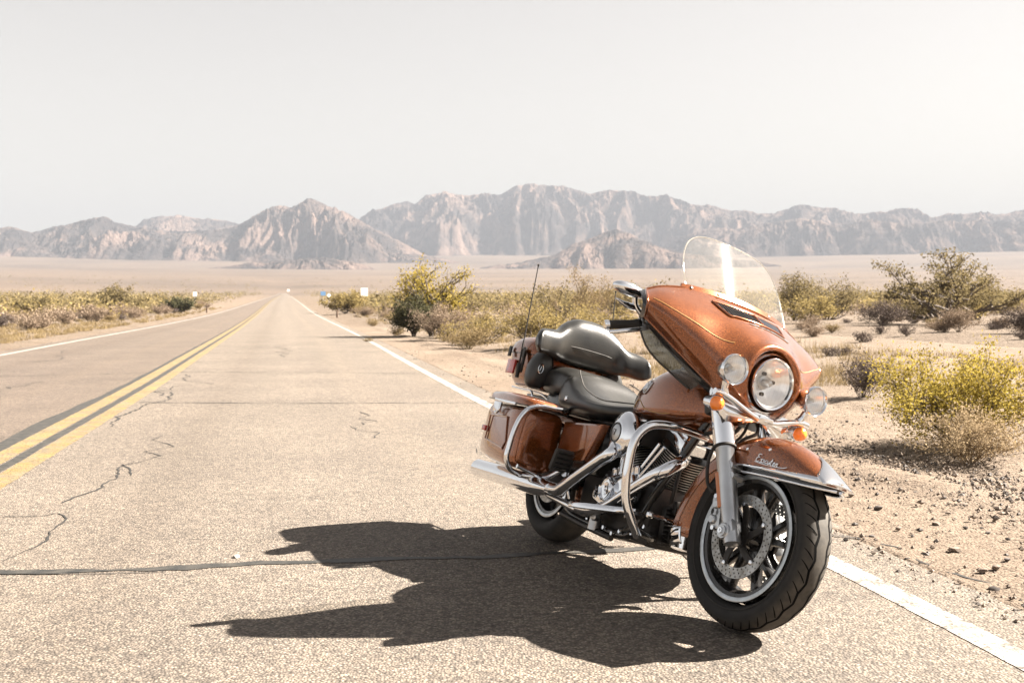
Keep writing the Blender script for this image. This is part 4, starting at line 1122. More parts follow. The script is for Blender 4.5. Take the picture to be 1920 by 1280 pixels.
    return wheel
front_wheel = make_wheel("front_wheel", SW, 0.216, 0.132, 0.066, 0.150, (-1, 1), True)
rear_wheel = make_wheel("rear_wheel", RW, 0.203, 0.165, 0.075, 0.146, (-1,), False)

# ---- front fork
RK = math.radians(29.25)
fd = Vector((-math.sin(RK), 0, math.cos(RK)))
def fp(y, s): return Vector((WB, y, RAD)) + fd * s
for sy in (-1, 1):
    y = sy * .118
    m = MB(); m.lathe([(-.045, .020), (-.04, .030), (-.015, .032), (.03, .030), (.06, .0325), (.10, .0335), (.325, .0345), (.33, .038)], origin=fp(y, 0), axis=fd, n=28)
    m.lathe([(0, .030), (sy * .03, .030), (sy * .034, .026), (sy * .034, .020), (sy * .040, .020), (sy * .040, .0)], origin=(WB - .012, y, RAD + .0), axis=(0, 1, 0), n=20)
    m.box(fp(y, .02), (.06, .05, .05), Matrix.Rotation(-RK, 3, 'Y'), .012)
    leg = m.build("fork_leg", M_alu, bike, 35, S)
    u = MB(); u.lathe([(.33, .0385), (.335, .041), (.50, .0415), (.505, .043), (.56, .043), (.58, .040)], origin=fp(y, 0), axis=fd, n=28)
    u.build("fork_cover", M_chrome, leg, 35)
    k = MB(); k.lathe([(-.0, .0345), (.004, .0425), (.010, .0425), (.012, .0385)], origin=fp(y, .325), axis=fd, n=28); k.build("dust_seal", M_rubber, leg, 35)
    # long amber reflector along the outside of the slider
    rf = MB(); c = fp(y, .155) + Vector((-.018, sy * .028, 0))
    rf.box(c, (.022, .010, .135), Matrix.Rotation(-RK, 3, 'Y'), .003); rf.build("side_reflector", M_reflector, leg, 40)
    # fender bosses
    for q in (.225, .265):
        b = MB(); b.tube([fp(y - sy * .045, q) + Vector((.028, 0, 0)), fp(y + sy * .012, q) + Vector((.034, 0, 0))], .015, 14, sm=0)
        b.build("fender_boss", M_alu, leg, 35)
    b = MB(); b.lathe([(0, .011), (.006, .011), (.006, .005), (.002, .0)], origin=(WB - .012, y + sy * .040, RAD), axis=(0, sy, 0), n=6); b.build("axle_nut", M_chrome, leg, 20)
    # caliper behind the leg
    ca = MB(); cc = Vector((WB - .118, sy * .088, RAD + .055))
    Rr = Matrix.Rotation(math.radians(-14), 3, 'Y')
    ca.box(cc, (.052, .052, .125), Rr, .012)
    ca.lathe([(0, .017), (sy * .034, .017), (sy * .038, .013), (sy * .038, 0)], origin=cc + Vector((0, 0, .028)), axis=(0, 1, 0), n=18)
    ca.lathe([(0, .017), (sy * .034, .017), (sy * .038, .013), (sy * .038, 0)], origin=cc + Vector((0, 0, -.028)), axis=(0, 1, 0), n=18)
    cal = ca.build("brake_caliper", M_alu, bike, 35, S)
    em = MB(); em.lathe([(sy * .0385, .012), (sy * .0392, .012), (sy * .0392, .008), (sy * .0385, .008)], origin=cc + Vector((0, 0, .0)), axis=(0, 1, 0), n=18, sx=.7); em.build("caliper_emblem", M_black, cal, 20)
    for dz in (-.058, .058):
        b = MB(); b.lathe([(0, .009), (sy * .034, .009), (sy * .034, 0)], origin=cc + Rr @ Vector((0, 0, dz)), axis=(0, 1, 0), n=6); b.build("caliper_bolt", M_chrome, cal, 20)
ho = MB(); ho.tube([(1.42, -.10, .70), (1.395, -.115, .62), (1.385, -.12, .55), (1.42, -.125, .47), (1.455, -.115, .44)], .0065, 8); ho.build("brake_hose", M_rubber, bike, 60, S)
ho = MB(); ho.tube([(1.40, .04, .74), (1.44, .02, .70), (1.42, -.02, .66), (1.38, -.03, .60)], .007, 8); ho.build("brake_hose", M_rubber, bike, 60, S)

# ---- front fender
def fender_shell(name, keys, mat, basis, center, parent, hw=.086, nphi=72, thick=.004, crownp=2.3):
    """keys: (angle deg, crown radius, skirt radius, half width)"""
    K = np.array(keys, float); ph = np.linspace(K[0, 0], K[-1, 0], nphi)
    rc, rs, wd = (np.interp(ph, K[:, 0], K[:, i]) for i in (1, 2, 3))
    for a in (rc, rs, wd):
        for _ in range(6): a[1:-1] = (a[:-2] + 2 * a[1:-1] + a[2:]) / 4
    m = MB(); rows = []
    nn = 33
    for i in range(nphi):
        a = math.radians(ph[i]); row = []
        for j in range(nn):
            t = -1 + 2 * j / (nn - 1); at = abs(t)
            if at < .62:      # crown part
                q = at / .62; ang = q * PI / 2
                y = wd[i] * math.sin(ang) ** 0.95; rr_ = rc[i] - min(.075, (rc[i] - rs[i]) * .75) * (1 - math.cos(ang) ** (2 / crownp))
            else:
                q = (at - .62) / .38; y = wd[i] * (1 + .02 * q); r_a = rc[i] - min(.075, (rc[i] - rs[i]) * .75); rr_ = r_a + (rs[i] - r_a) * q
            y = math.copysign(y, t) if t else 0
            row.append((center[0] + rr_ * math.cos(a), y, center[1] + rr_ * math.sin(a)))
        rows.append(row)
    m.loft(rows, cap=False, closed=False)
    o = m.build(name, mat, parent, 40, basis)
    sd = o.modifiers.new("shell", 'SOLIDIFY'); sd.thickness = thick; sd.offset = -1
    return o, rows
def fr(a): return .250 / math.sin(math.radians(a))
ff, ff_rows = fender_shell("front_fender", [(38.5, .405, .398, .040), (42, .403, fr(42), .066), (50, .395, fr(50), .084), (60, .386, fr(60), .090), (75, .379, fr(75), .092), (90, .376, .250, .092), (105, .375, .252, .090), (120, .376, .272, .088), (140, .380, .298, .088), (160, .388, .315, .088), (178, .398, .330, .088), (190, .408, .345, .086)], M_paint, S, (WB, RAD), bike)
# chrome spear along the skirt, a second rail under it, and the nose cap
for sy in (-1, 1):
    t = MB(); P = [(1.50, sy * .094, RAD + .243), (1.60, sy * .096, RAD + .248), (1.72, sy * .096, RAD + .251), (1.82, sy * .091, RAD + .252), (1.87, sy * .078, RAD + .255), (1.912, sy * .045, RAD + .257), (1.930, 0, RAD + .258)]
    Q = smooth_path(P, 6); rings = []
    for i, p in enumerate(Q):
        h = .003 + .008 * min(1, i / 18); p = Vector(p); o_ = Vector((0.15 if i > 26 else 0, sy, 0)).normalized()
        rings.append([p + Vector((0, 0, h)), p + o_ * .005 + Vector((0, 0, h * .4)), p + o_ * .005 - Vector((0, 0, h * .4)), p - Vector((0, 0, h)), p - o_ * .003])
    t.loft(rings); t.build("fender_trim", M_chrome, ff, 50)
    t = MB(); P = [(1.54, sy * .088, RAD + .222), (1.66, sy * .090, RAD + .226), (1.78, sy * .090, RAD + .227), (1.85, sy * .080, RAD + .228), (1.90, sy * .055, RAD + .232), (1.928, sy * .01, RAD + .238)]
    t.tube(P, .0055, 8); t.build("fender_rail", M_chrome, ff, 50)
    t = MB(); P = [(1.56, sy * .083, RAD + .235), (1.72, sy * .086, RAD + .238), (1.84, sy * .080, RAD + .240), (1.89, sy * .055, RAD + .243), (1.915, 0, RAD + .246)]
    Q = smooth_path(P, 5); t.loft([[q + Vector((0, 0, .011)), q - Vector((0, 0, .011)), q - Vector((.0, sy * .004, .011)), q + Vector((0, -sy * .004, .011))] for q in Q]); t.build("fender_gap_strip", M_black, ff, 50)
# nose ornament hugging the crown
nose = MB(); rows = []
for i, a in enumerate(np.linspace(38.7, 61, 20)):
    q = i / 19; ar = math.radians(a); rc = np.interp(a, [38.5, 42, 50, 60, 75], [.407, .406, .398, .389, .382]); w = np.interp(q, [0, .25, .55, .8, 1], [.075, .074, .036, .012, .002])
    row = []
    for j in range(13):
        t = -1 + j / 6; y = w * t
        hw = np.interp(a, [38.5, 42, 50, 60, 75], [.040, .066, .084, .090, .092]); k_ = min(.999, abs(y) / max(hw, .0780))
        drop = min(.075, (rc - fr(a)) * .75 if a > 41 else .012) * (1 - max(0., math.sqrt(1 - min(1, k_ ** 2))) ** (2 / 2.3))
        row.append((WB + (rc - drop + .0045 * (1 - t * t) + .001) * math.cos(ar), y, RAD + (rc - drop + .0045 * (1 - t * t) + .001) * math.sin(ar)))
    rows.append(row)
nose.loft(rows, cap=False, closed=False); nb = nose.build("fender_nose_cap", M_chrome, ff, 60)
sd = nb.modifiers.new("shell", 'SOLIDIFY'); sd.thickness = .004; sd.offset = -1
# chrome tip with ribbed rubber at the back end of the fender
tipm = MB()
rows = []
for a in np.linspace(186.5, 198, 8):
    ar = math.radians(a); q = (a - 186.5) / 11.5; row = []
    for j in range(21):
        t = -1 + j / 10; at = abs(t)
        y = .089 * math.copysign(min(1, math.sin(min(1, at / .65) * PI / 2)), t) * (1 - .15 * q * q)
        rr_ = .416 - (.070 * (1 - math.cos(min(1, at / .65) * PI / 2) ** .87) if at else 0) - max(0, at - .65) * .10 + .004
        row.append((WB + rr_ * math.cos(ar), y, RAD + rr_ * math.sin(ar)))
    rows.append(row)
tipm.loft(rows, cap=False, closed=False); tp = tipm.build("fender_tip", M_chrome, ff, 50)
sd = tp.modifiers.new("shell", 'SOLIDIFY'); sd.thickness = .005; sd.offset = -1
for k in range(9):
    a = math.radians(188.5 + k * .85)
    for sy in (-1,):
        r_ = MB(); r_.tube([(WB + (.4225 - .018) * math.cos(a), -.066, RAD + (.4225 - .018) * math.sin(a)), (WB + .4225 * math.cos(a), -.028, RAD + .4225 * math.sin(a)), (WB + .4245 * math.cos(a), .0, RAD + .4245 * math.sin(a))], .0022, 6)
        r_.build("mud_guard_rib", M_rubber, tp, 60)
# script badge on both sides, written with bent chrome strokes
strokes = {
 'E': [[(.9, 1.0), (.4, 1.05), (.15, .85), (.45, .62), (.7, .6)], [(.45, .62), (.05, .45), (0, .15), (.35, 0), (.8, .12)]],
 'x': [[(0, .45), (.2, .4), (.4, 0), (.6, 0)], [(.6, .45), (.4, .4), (.2, 0), (0, 0)]],
 's': [[(.4, .45), (.15, .42), (.35, .2), (.2, 0), (0, .05)]],
 'c': [[(.45, .4), (.15, .42), (.0, .15), (.2, 0), (.5, .1)]],
 'u': [[(0, .45), (.02, .1), (.25, 0), (.45, .3), (.5, .45)], [(.5, .45), (.48, .1), (.65, 0)]],
 't': [[(.25, .85), (.12, .2), (.25, 0), (.4, .05)], [(0, .5), (.45, .52)]],
 'e': [[(0, .2), (.35, .28), (.3, .45), (.05, .35), (.05, .05), (.3, 0), (.5, .12)]],
 'r': [[(0, 0), (.1, .45), (.12, .3), (.45, .45)], [(.45, .45), (.4, .1), (.6, 0)]]}
def badge(sy):
    m = MB(); x = 0.0; k = .026
    for ch in "Exscuter":
        w = .95 if ch == 'E' else .6
        for st in strokes[ch]:
            P = [(1.605 + (x + a + b * .25) * k * .85, sy * (.0945 + .0015), .590 + b * k - (x) * k * .03) for a, b in st]
            if sy > 0: P = [(3.34 - p[0], p[1], p[2]) for p in P]
            m.tube(P, .0021, 6, sm=3)
        x += w
    P = [(1.60, sy * .0955, .588), (1.66, sy * .0955, .584), (1.74, sy * .0955, .586), (1.765, sy * .0955, .592)]
    if sy > 0: P = [(3.34 - p[0], p[1], p[2]) for p in P]
    m.tube(P, .0018, 6)
    m.build("script_badge", M_chrome, ff, 60)
badge(-1); badge(1)
for (xx, zz) in ((1.54, .625), (1.655, .640)):
    for sy in (-1, 1):
        b = MB(); b.lathe([(0, .006), (sy * .004, .005), (sy * .005, 0)], origin=(xx, sy * .090, zz), axis=(0, 1, 0), n=12); b.build("fender_bolt", M_chrome, ff, 30)

# ---- batwing fairing
half = [  # rows top to bottom, columns centre to tip
 [(1.175, .000, 1.190), (1.170, .10, 1.188), (1.160, .20, 1.182), (1.143, .29, 1.165), (1.128, .375, 1.138), (1.115, .425, 1.110)],
 [(1.270, .000, 1.135), (1.262, .10, 1.133), (1.240, .20, 1.128), (1.213, .30, 1.122), (1.188, .390, 1.108), (1.155, .445, 1.090)],
 [(1.365, .000, 1.083), (1.352, .10, 1.078), (1.320, .205, 1.066), (1.280, .31, 1.070), (1.238, .402, 1.070), (1.190, .460, 1.068)],
 [(1.450, .000, 1.022), (1.435, .105, 1.008), (1.380, .205, .990), (1.323, .312, 1.015), (1.266, .405, 1.032), (1.205, .462, 1.047)],
 [(1.492, .000, .945), (1.470, .115, .925), (1.412, .205, .925), (1.347, .300, .962), (1.268, .398, 1.000), (1.200, .455, 1.028)],
 [(1.490, .000, .850), (1.465, .115, .838), (1.415, .195, .862), (1.342, .280, .908), (1.252, .378, .968), (1.182, .440, 1.012)],
 [(1.455, .000, .782), (1.430, .100, .776), (1.390, .172, .802), (1.318, .245, .858), (1.222, .350, .942), (1.158, .424, 1.000)]]
net = [[(x, -y, z) for x, y, z in reversed(r[1:])] + r for r in half]
G = cr_net(net, 16, 16)
HC = np.array([1.463, 0, .888])
# pocket round the headlamp
dy, dz = G[..., 1], (G[..., 2] - .893)
rr = np.sqrt(dy ** 2 + dz ** 2)
front = G[..., 0] > 1.36
k = np.clip((.122 - rr) / .020, 0, 1); k = k * k * (3 - 2 * k) * front
G[..., 0] -= k * .085
lip = np.exp(-((rr - .136) / .014) ** 2) * front * np.clip(.4 + dz / .12, 0, 1)
G[..., 0] += lip * .012; G[..., 2] += lip * .004
nr_, nc_ = G.shape[:2]
fm = MB(); fm.add(G.reshape(-1, 3), grid_faces(nr_, nc_))
fairing = fm.build("fairing", M_paint, bike, 50, S)
sd = fairing.modifiers.new("shell", 'SOLIDIFY'); sd.thickness = .007; sd.offset = -1
def on_fairing(u, v, lift=.0):
    """u across -1..1, v down 0..1; a point on the shell and its outward normal"""
    c = (u + 1) / 2 * (nc_ - 1); r = v * (nr_ - 1)
    c0, r0 = int(min(c, nc_ - 2)), int(min(r, nr_ - 2)); fc, fr_ = c - c0, r - r0
    p = (G[r0, c0] * (1 - fc) + G[r0, c0 + 1] * fc) * (1 - fr_) + (G[r0 + 1, c0] * (1 - fc) + G[r0 + 1, c0 + 1] * fc) * fr_
    du = G[r0, c0 + 1] - G[r0, c0]; dv = G[r0 + 1, c0] - G[r0, c0]
    n = np.cross(dv, du); n /= np.linalg.norm(n)
    if n[0] < 0: n = -n
    return Vector(p + n * lift), Vector(n)
# rolled edge
for rowi in (0, nr_ - 1):
    pass
ed = MB(); ed.tube([G[r, 0] for r in range(0, nr_, 4)] , .005, 8, sm=2); ed.tube([G[r, nc_ - 1] for r in range(0, nr_, 4)], .005, 8, sm=2)
ed.tube([G[nr_ - 1, c] for c in range(0, nc_, 5)], .005, 8, sm=2); ed.tube([G[0, c] for c in range(0, nc_, 5)], .004, 8, sm=2)
ed.build("fairing_edge", M_paint, fairing, 60)
# gold pinstripes
for sy in (-1, 1):
    m = MB()
    P = [on_fairing(sy * (.93 - .60 * t),   .33 + .17 * t + .05 * math.sin(t * PI), .0012)[0] for t in np.linspace(0, 1, 26)]
    m.tube(P, .0010, 5, sm=2); m.build("pinstripe", M_gold, fairing, 60)
# dash panel behind the fairing
ip = MB(); H2 = G[::6, ::8].copy(); H2[..., 1] *= .965; H2[..., 2] = (H2[..., 2] - 1.05) * .96 + 1.05; H2[..., 0] = H2[..., 0] - .05 - .10 * np.clip(1 - np.abs(H2[..., 1]) / .46, 0, 1); ip.add(H2.reshape(-1, 3), grid_faces(*H2.shape[:2]))
dsh = ip.build("inner_fairing", M_black, bike, 60, S); sd = dsh.modifiers.new("shell", 'SOLIDIFY'); sd.thickness = .006
# air vent: frame, two dark mouths with fins
vent = MB()
def vq(u0, u1, v0, v1, lift, nu=10):
    V = []; 
    for i in range(nu + 1):
        u = u0 + (u1 - u0) * i / nu
        for v in (v0, v1): V.append(on_fairing(u, v, lift)[0])
    return V, [(2 * i, 2 * i + 1, 2 * i + 3, 2 * i + 2) for i in range(nu)]
vents = [(-.34, -.03), (.02, .26)]
V_TOP, V_BOT = .140, .242
fr_m = MB()
path = [on_fairing(u, V_TOP - .012, .003)[0] for u in np.linspace(-.38, .30, 17)] + [on_fairing(u, V_BOT + .015, .003)[0] for u in np.linspace(.27, -.30, 15)]
fr_m.tube(path + [path[0]], .0045, 8, sm=2); fr_m.tube([on_fairing(0, V_TOP, .003)[0], on_fairing(0, V_BOT, .003)[0]], .008, 8, sm=0)
vf = fr_m.build("vent_frame", M_paint, fairing, 60)
for i, (u0, u1) in enumerate(vents):
    m = MB()
    V = []
    n_ = 10
    for q in range(n_ + 1):
        t = q / n_; u = u0 + (u1 - u0) * t
        taper = min(1, (t if u0 < -.1 else 1 - t) * 4 + .25)
        V.append(on_fairing(u, V_TOP, .0035)[0]); V.append(on_fairing(u, V_TOP + (V_BOT - V_TOP) * taper, .0035)[0])
    m.add(V, [(2 * q, 2 * q + 1, 2 * q + 3, 2 * q + 2) for q in range(n_)])
    mo = m.build("vent_mouth", M_black, fairing, 60)
    for q in range(12):
        t = (q + .5) / 12; u = u0 + (u1 - u0) * t
        taper = min(1, (t if u0 < -.1 else 1 - t) * 4 + .25)
        s_ = MB(); s_.tube([on_fairing(u, V_TOP, .0055)[0], on_fairing(u + .012, V_TOP + (V_BOT - V_TOP) * taper, .0055)[0]], .0016, 5, sm=0)
        s_.build("vent_fin", M_chrome if i else M_blackmetal, mo, 60)
# lower chrome lip
m = MB(); m.tube([on_fairing(u, V_BOT + .05, .002)[0] for u in np.linspace(-.15, .30, 12)], .0028, 6); m.build("vent_trim", M_chrome, fairing, 60)

# windshield with painted brace and screws
wrows = []
for i in range(19):
    t = i / 18
    z = 1.178 + .252 * math.sin(t * PI / 2) ** .9 * 1.0
    wmax = .272
    w = wmax * (1 - .97 * t ** 2.6) ** .55
    row = []
    for j in range(33):
        s_ = -1 + j / 16
        y = w * math.sin(s_ * PI / 2) if False else w * s_
        xb = 1.190 - .045 * (y / .30) ** 2 * 1.0
        x = xb - .150 * (z - 1.178) / .262 * 1.15
        row.append((x - .004, y, z - .020 * (y / .3) ** 2 * (1 - t * .4) * (1 if t < 1 else 1)))
    wrows.append(row)
m = MB(); m.loft(wrows, cap=False, closed=False); ws = m.build("windshield", M_wind, bike, 0, S)
sd = ws.modifiers.new("sheet", 'SOLIDIFY'); sd.thickness = .0045; sd.offset = 0
m = MB(); edge = [wrows[i][0] for i in range(19)] + [wrows[18][j] for j in range(0, 33, 8)] + [wrows[i][32] for i in range(18, -1, -1)]
m.tube(edge, .0030, 6, sm=2); m.build("windshield_edge", glass_mat("plexi_edge", (.92, .92, .90), .28, .1, 1.5), ws, 60)
br = MB(); rings = []
for j in range(33):
    s_ = -1 + j / 16; y = .288 * s_; x = 1.192 - .058 * (y / .30) ** 2; z = 1.176 - .020 * (y / .3) ** 2
    rings.append([(x + .004, y, z - .012), (x + .010, y, z + .004), (x - .004, y, z + .024), (x - .008, y, z + .024), (x - .004, y, z - .012)])
br.loft(rings); bo = br.build("windshield_brace", M_paint, bike, 40, S)
for y in (-.25, -.135, 0.0, .135, .25):
    x = 1.192 - .058 * (y / .30) ** 2; z = 1.186 - .020 * (y / .3) ** 2
    b = MB(); b.lathe([(0, .0075), (.007, .0075), (.010, .005), (.010, 0)], origin=(x - .003, y, z), axis=(.85, 0, .5), n=14); b.build("brace_screw", M_blackmetal, bo, 30)

# headlight
def lamp(name, c, r, depth, ax, basis, ring_w, parent, back_mat=M_chrome):
    ax = Vector(ax).normalized(); c = Vector(c)
    m = MB(); m.lathe([(-depth, .0), (-depth, r * .35), (-depth * .8, r * .72), (-depth * .35, r * .93), (-.012, r * .98), (-.006, r * 1.0), (.004, r * .995), (.009, r * .96), (.006, r - ring_w), (-.004, r - ring_w - .002)], origin=c, axis=ax, n=48)
    m.f = m.f[:-1] if len(m.f[-1]) > 4 else m.f
    o = m.build(name, back_mat, parent, 50, basis)
    bowl = MB(); ri = r - ring_w - .001
    bowl.lathe([(-depth * .62, .010), (-depth * .55, ri * .45), (-depth * .35, ri * .8), (-.006, ri)], origin=c, axis=ax, n=48); bowl.f = [q for q in bowl.f if len(q) == 4]
    bowl.build("reflector_bowl", M_bulb, o, 60, recalc=False)
    b = MB(); b.lathe([(-depth * .62, r * .26), (-depth * .5, r * .26), (-depth * .48, r * .15), (-depth * .2, r * .15), (-depth * .12, r * .10), (-depth * .10, 0)], origin=c, axis=ax, n=20); b.build("bulb", M_alu, o, 40)
    for q_ in range(-4, 5):
        zz = q_ * ri * .2; hw_ = math.sqrt(max(0, (ri * .86) ** 2 - zz ** 2)); f_ = MB(); f_.tube([c + Vector((-.004, zz, -hw_)), c + Vector((.001, zz, 0)), c + Vector((-.004, zz, hw_))], .0006, 4, sm=3); f_.build("lens_flute", M_lens, o, 60)
    g = MB(); g.lathe([(-.002, ri), (.003, ri * .9), (.007, ri * .6), (.009, ri * .3), (.0095, 0)], origin=c, axis=ax, n=48); g.f = [q for q in g.f if len(q) == 4]
    g.build("lens", M_lens, o, 60)
    return o
hl = lamp("headlight", (1.470, 0, .889), .099, .10, (1, 0, -.03), S, .010, bike)
for k in range(3):
    a = math.radians(90 + 120 * k + 45)
    b = MB(); b.lathe([(0, .0075), (-.012, .0075)], origin=Vector((1.440, math.cos(a) * .03, .889 + math.sin(a) * .045)), axis=(1, 0, 0), n=12); b.build("lamp_socket", M_blackmetal, hl, 40)
tr = MB(); tr.lathe([(-.055, .112), (-.02, .1145), (-.012, .108), (-.045, .103)], origin=(1.470, 0, .889), axis=(1, 0, -.03), n=56); tr.f = [q for q in tr.f if len(q) == 4]
tr.build("headlight_ring", M_chrome, bike, 40, S)
for sy in (-1, 1):
    pl = lamp("passing_lamp", (1.490, sy * .208, .886), .0575, .075, (1, sy * .04, -.02), S, .0065, bike)
    st = MB(); st.tube([(1.462, sy * .208, .845), (1.455, sy * .200, .815), (1.452, sy * .185, .792)], [.016, .013, .016], 12); st.build("lamp_stalk", M_chrome, pl, 50)
    ts = MB(); ts.lathe([(-.055, .012), (-.05, .022), (-.012, .029), (-.004, .0295), (-.002, .028)], origin=(1.450, sy * .213, .752), axis=(1, 0, -.05), n=24)
    ts.tube([(1.42, sy * .213, .757), (1.43, sy * .20, .785), (1.45, sy * .19, .795)], .011, 10)
    t_ = ts.build("turn_signal", M_chrome, bike, 50, S)
    ln = MB(); ln.lathe([(-.002, .0275), (.010, .0265), (.021, .021), (.027, .012), (.029, 0)], origin=(1.450, sy * .213, .752), axis=(1, 0, -.05), n=24); ln.build("lens", M_amber, t_, 60)
lb = MB(); lb.tube([(1.452, -.238, .792), (1.455, -.20, .792), (1.462, -.155, .782), (1.470, -.10, .764), (1.478, -.05, .750), (1.482, 0, .746), (1.478, .05, .750), (1.470, .10, .764), (1.462, .155, .782), (1.455, .20, .792), (1.452, .238, .792)], .0125, 14)
lb.box((1.484, 0, .748), (.02, .07, .03), None, .006)
lb.build("light_bar", M_chrome, bike, 50, S)
# chrome shroud between the fork legs, wavy lower edge
sh = MB(); top, bot = [], []
for j in range(25):
    y = -.20 + j * .40 / 24; a = abs(y)
    x = 1.455 - .9 * y * y
    top.append((x - .01, y, .792)); bot.append((x, y, .712 + .022 * math.cos(y * 24) + (.02 if a > .15 else 0)))
sh.loft([top, [((t[0] + b[0]) / 2 + .012, t[1], (t[2] + b[2]) / 2) for t, b in zip(top, bot)], bot], cap=False, closed=False)
sh = sh.build("fork_shroud", M_chrome, bike, 60, S); sd = sh.modifiers.new("shell", 'SOLIDIFY'); sd.thickness = .004
# steering head and lower triple clamp
m = MB(); m.box((1.335, 0, .755), (.10, .27, .045), Matrix.Rotation(-RK, 3, 'Y'), .012); m.tube([(1.30, 0, .72), (1.17, 0, .97)], .035, 18, sm=0); m.build("triple_clamp", M_blackmetal, bike, 40, S)
m = MB(); m.tube([(1.30, -.06, .86), (1.34, -.07, .80), (1.33, -.05, .72), (1.27, -.05, .66), (1.16, -.05, .64)], .008, 8); m.tube([(1.30, .05, .86), (1.32, .05, .78), (1.28, .06, .70), (1.18, .06, .64)], .008, 8); m.tube([(1.28, .0, .86), (1.36, .02, .78), (1.36, .03, .70), (1.30, .03, .64), (1.2, .02, .62)], .006, 8); m.build("wiring_loom", M_rubber, bike, 60, S)

# smoked deflectors under the fairing wings
for sy in (-1, 1):
    rows = []
    topc = [(1.155, .425, .995), (1.215, .350, .935), (1.265, .300, .895), (1.312, .245, .852), (1.345, .215, .830)]
    botc = [(1.170, .425, .945), (1.200, .385, .880), (1.225, .315, .842), (1.245, .240, .808), (1.275, .200, .785)]
    topc, botc = smooth_path(topc, 4), smooth_path(botc, 4)
    for q in np.linspace(0, 1, 6):
        rows.append([((a * (1 - q) + b * q) + Vector((.012 * math.sin(q * PI), 0, 0))) for a, b in zip(topc, botc)])
    m = MB(); m.loft([[(p.x - .012, sy * p.y, p.z) for p in r] for r in rows], cap=False, closed=False)
    df = m.build("wind_deflector", M_smoke, bike, 0, S); sd = df.modifiers.new("sheet", 'SOLIDIFY'); sd.thickness = .004
    m = MB(); m.tube([(p.x - .012, sy * p.y, p.z) for p in rows[-1]][::3], .0035, 6, sm=2); m.build("deflector_edge", M_black, df, 60)

# ---- handlebar, grips, levers, mirrors
hb = MB(); hb.tube([(1.005, -.455, .948), (1.04, -.36, .985), (1.08, -.30, 1.01), (1.14, -.20, 1.02), (1.17, -.08, .985), (1.17, .08, .985), (1.14, .20, 1.02), (1.08, .30, 1.01), (1.04, .36, .985), (1.005, .455, .948)], .0125, 12)
bar = hb.build("handlebar", M_chrome, bike, 60, S)
for sy in (-1, 1):
    g = MB(); a = Vector((1.000, sy * .478, .942)); b = Vector((1.038, sy * .345, .990)); dvec = (b - a).normalized()
    g.lathe([(.012, .014), (.014, .0175), (.03, .017), (.06, .0178), (.09, .017), (.115, .0178), (.122, .021), (.13, .021), (.13, .014)], origin=a, axis=dvec, n=20); g.build("grip", M_rubber, bar, 40)
    g = MB(); g.lathe([(-.008, .0), (-.008, .014), (-.004, .0185), (.010, .0185), (.012, .014)], origin=a, axis=dvec, n=20); g.build("bar_end", M_chrome, bar, 40)
    g = MB(); g.box(a + dvec * .155, (.04, .055, .045), dvec.to_track_quat('Y', 'Z').to_matrix(), .009); g.build("switch_housing", M_black, bar, 40)
    lv = MB(); P = [a + dvec * .150 + Vector((.045, 0, -.012)), a + dvec * .11 + Vector((.058, 0, -.018)), a + dvec * .05 + Vector((.062, 0, -.022)), a + dvec * .0 + Vector((.058, 0, -.026)), a - dvec * .012 + Vector((.054, 0, -.028))]
    lv.tube(P, [.010, .0095, .0085, .008, .0105], 12); lv.build("lever", M_chrome, bar, 60)
    # mirror
    mc = Vector((1.025, sy * .430, 1.100))
    rings = []
    for q, sc in ((0, .55), (.15, .86), (.4, .98), (.75, 1.0), (1.0, .97)):
        ring = []
        for i in range(28):
            t = 2 * PI * i / 28; c_, s_ = math.cos(t), math.sin(t)
            yy = .082 * math.copysign(abs(c_) ** .8, c_); zz = .025 * math.copysign(abs(s_) ** .8, s_) * (1 - .25 * (yy * sy < 0) * abs(c_))
            ring.append(mc + Vector((.030 - .045 * q, yy * sc * 1.0, zz * sc + yy * .0 + .10 * yy * -1 * sy * 0)))
        rings.append(ring)
    m = MB(); m.loft(rings); mir = m.build("mirror", M_chrome, bike, 40, S)
    m = MB(); m.loft([[p + Vector((-.001, 0, 0)) for p in rings[-1]], [mc + (p - mc) * .93 + Vector((-.002, 0, 0)) for p in rings[-1]]]); m.build("mirror_glass", simple("mirror_glass", (.8, .8, .8), .02, 1.0), mir, 40)
    m = MB(); m.tube([mc + Vector((.005, -sy * .025, -.025)), mc + Vector((.01, -sy * .04, -.055)), Vector((1.045, sy * .335, 1.01))], [.013, .010, .012], 12); m.tube([mc + Vector((.0, sy * .055, -.052)), mc + Vector((.0, -sy * .0, -.060)), mc + Vector((.005, -sy * .05, -.055))], [.003, .012, .014], 10); m.build("mirror_stalk", M_chrome, mir, 60)

# ---- tank, console, badge
keys = [(.640, .045, .665, .715, .69), (.67, .085, .655, .730, .69), (.72, .125, .650, .762, .695), (.80, .158, .650, .838, .70), (.90, .176, .655, .888, .71), (1.0, .178, .660, .905, .72), (1.10, .165, .668, .893, .73), (1.18, .135, .680, .862, .735), (1.24, .095, .700, .825, .745), (1.268, .05, .725, .790, .75)]
m = MB(); m.loft([ring_x(k[0], 0, k[2], k[3], k[1], 48, 2.9, 3.0, k[4]) for k in densify(keys, 5)])
tank = m.build("fuel_tank", M_paint, bike, 50)
m = MB(); m.loft([ring_x(x, 0, z - .01, z, w, 20, 2.6, 2.6) for x, z, w in ((.70, .765, .018), (.75, .808, .03), (.82, .862, .04), (.90, .905, .045), (1.0, .922, .045), (1.10, .908, .04), (1.17, .880, .03))]); m.build("console", M_chrome, tank, 50)
m = MB(); m.lathe([(0, .034), (.012, .034), (.018, .028), (.018, 0)], origin=(1.03, -.085, .888), axis=(.08, -.42, 1), n=28); m.build("filler_cap", M_chrome, tank, 40)
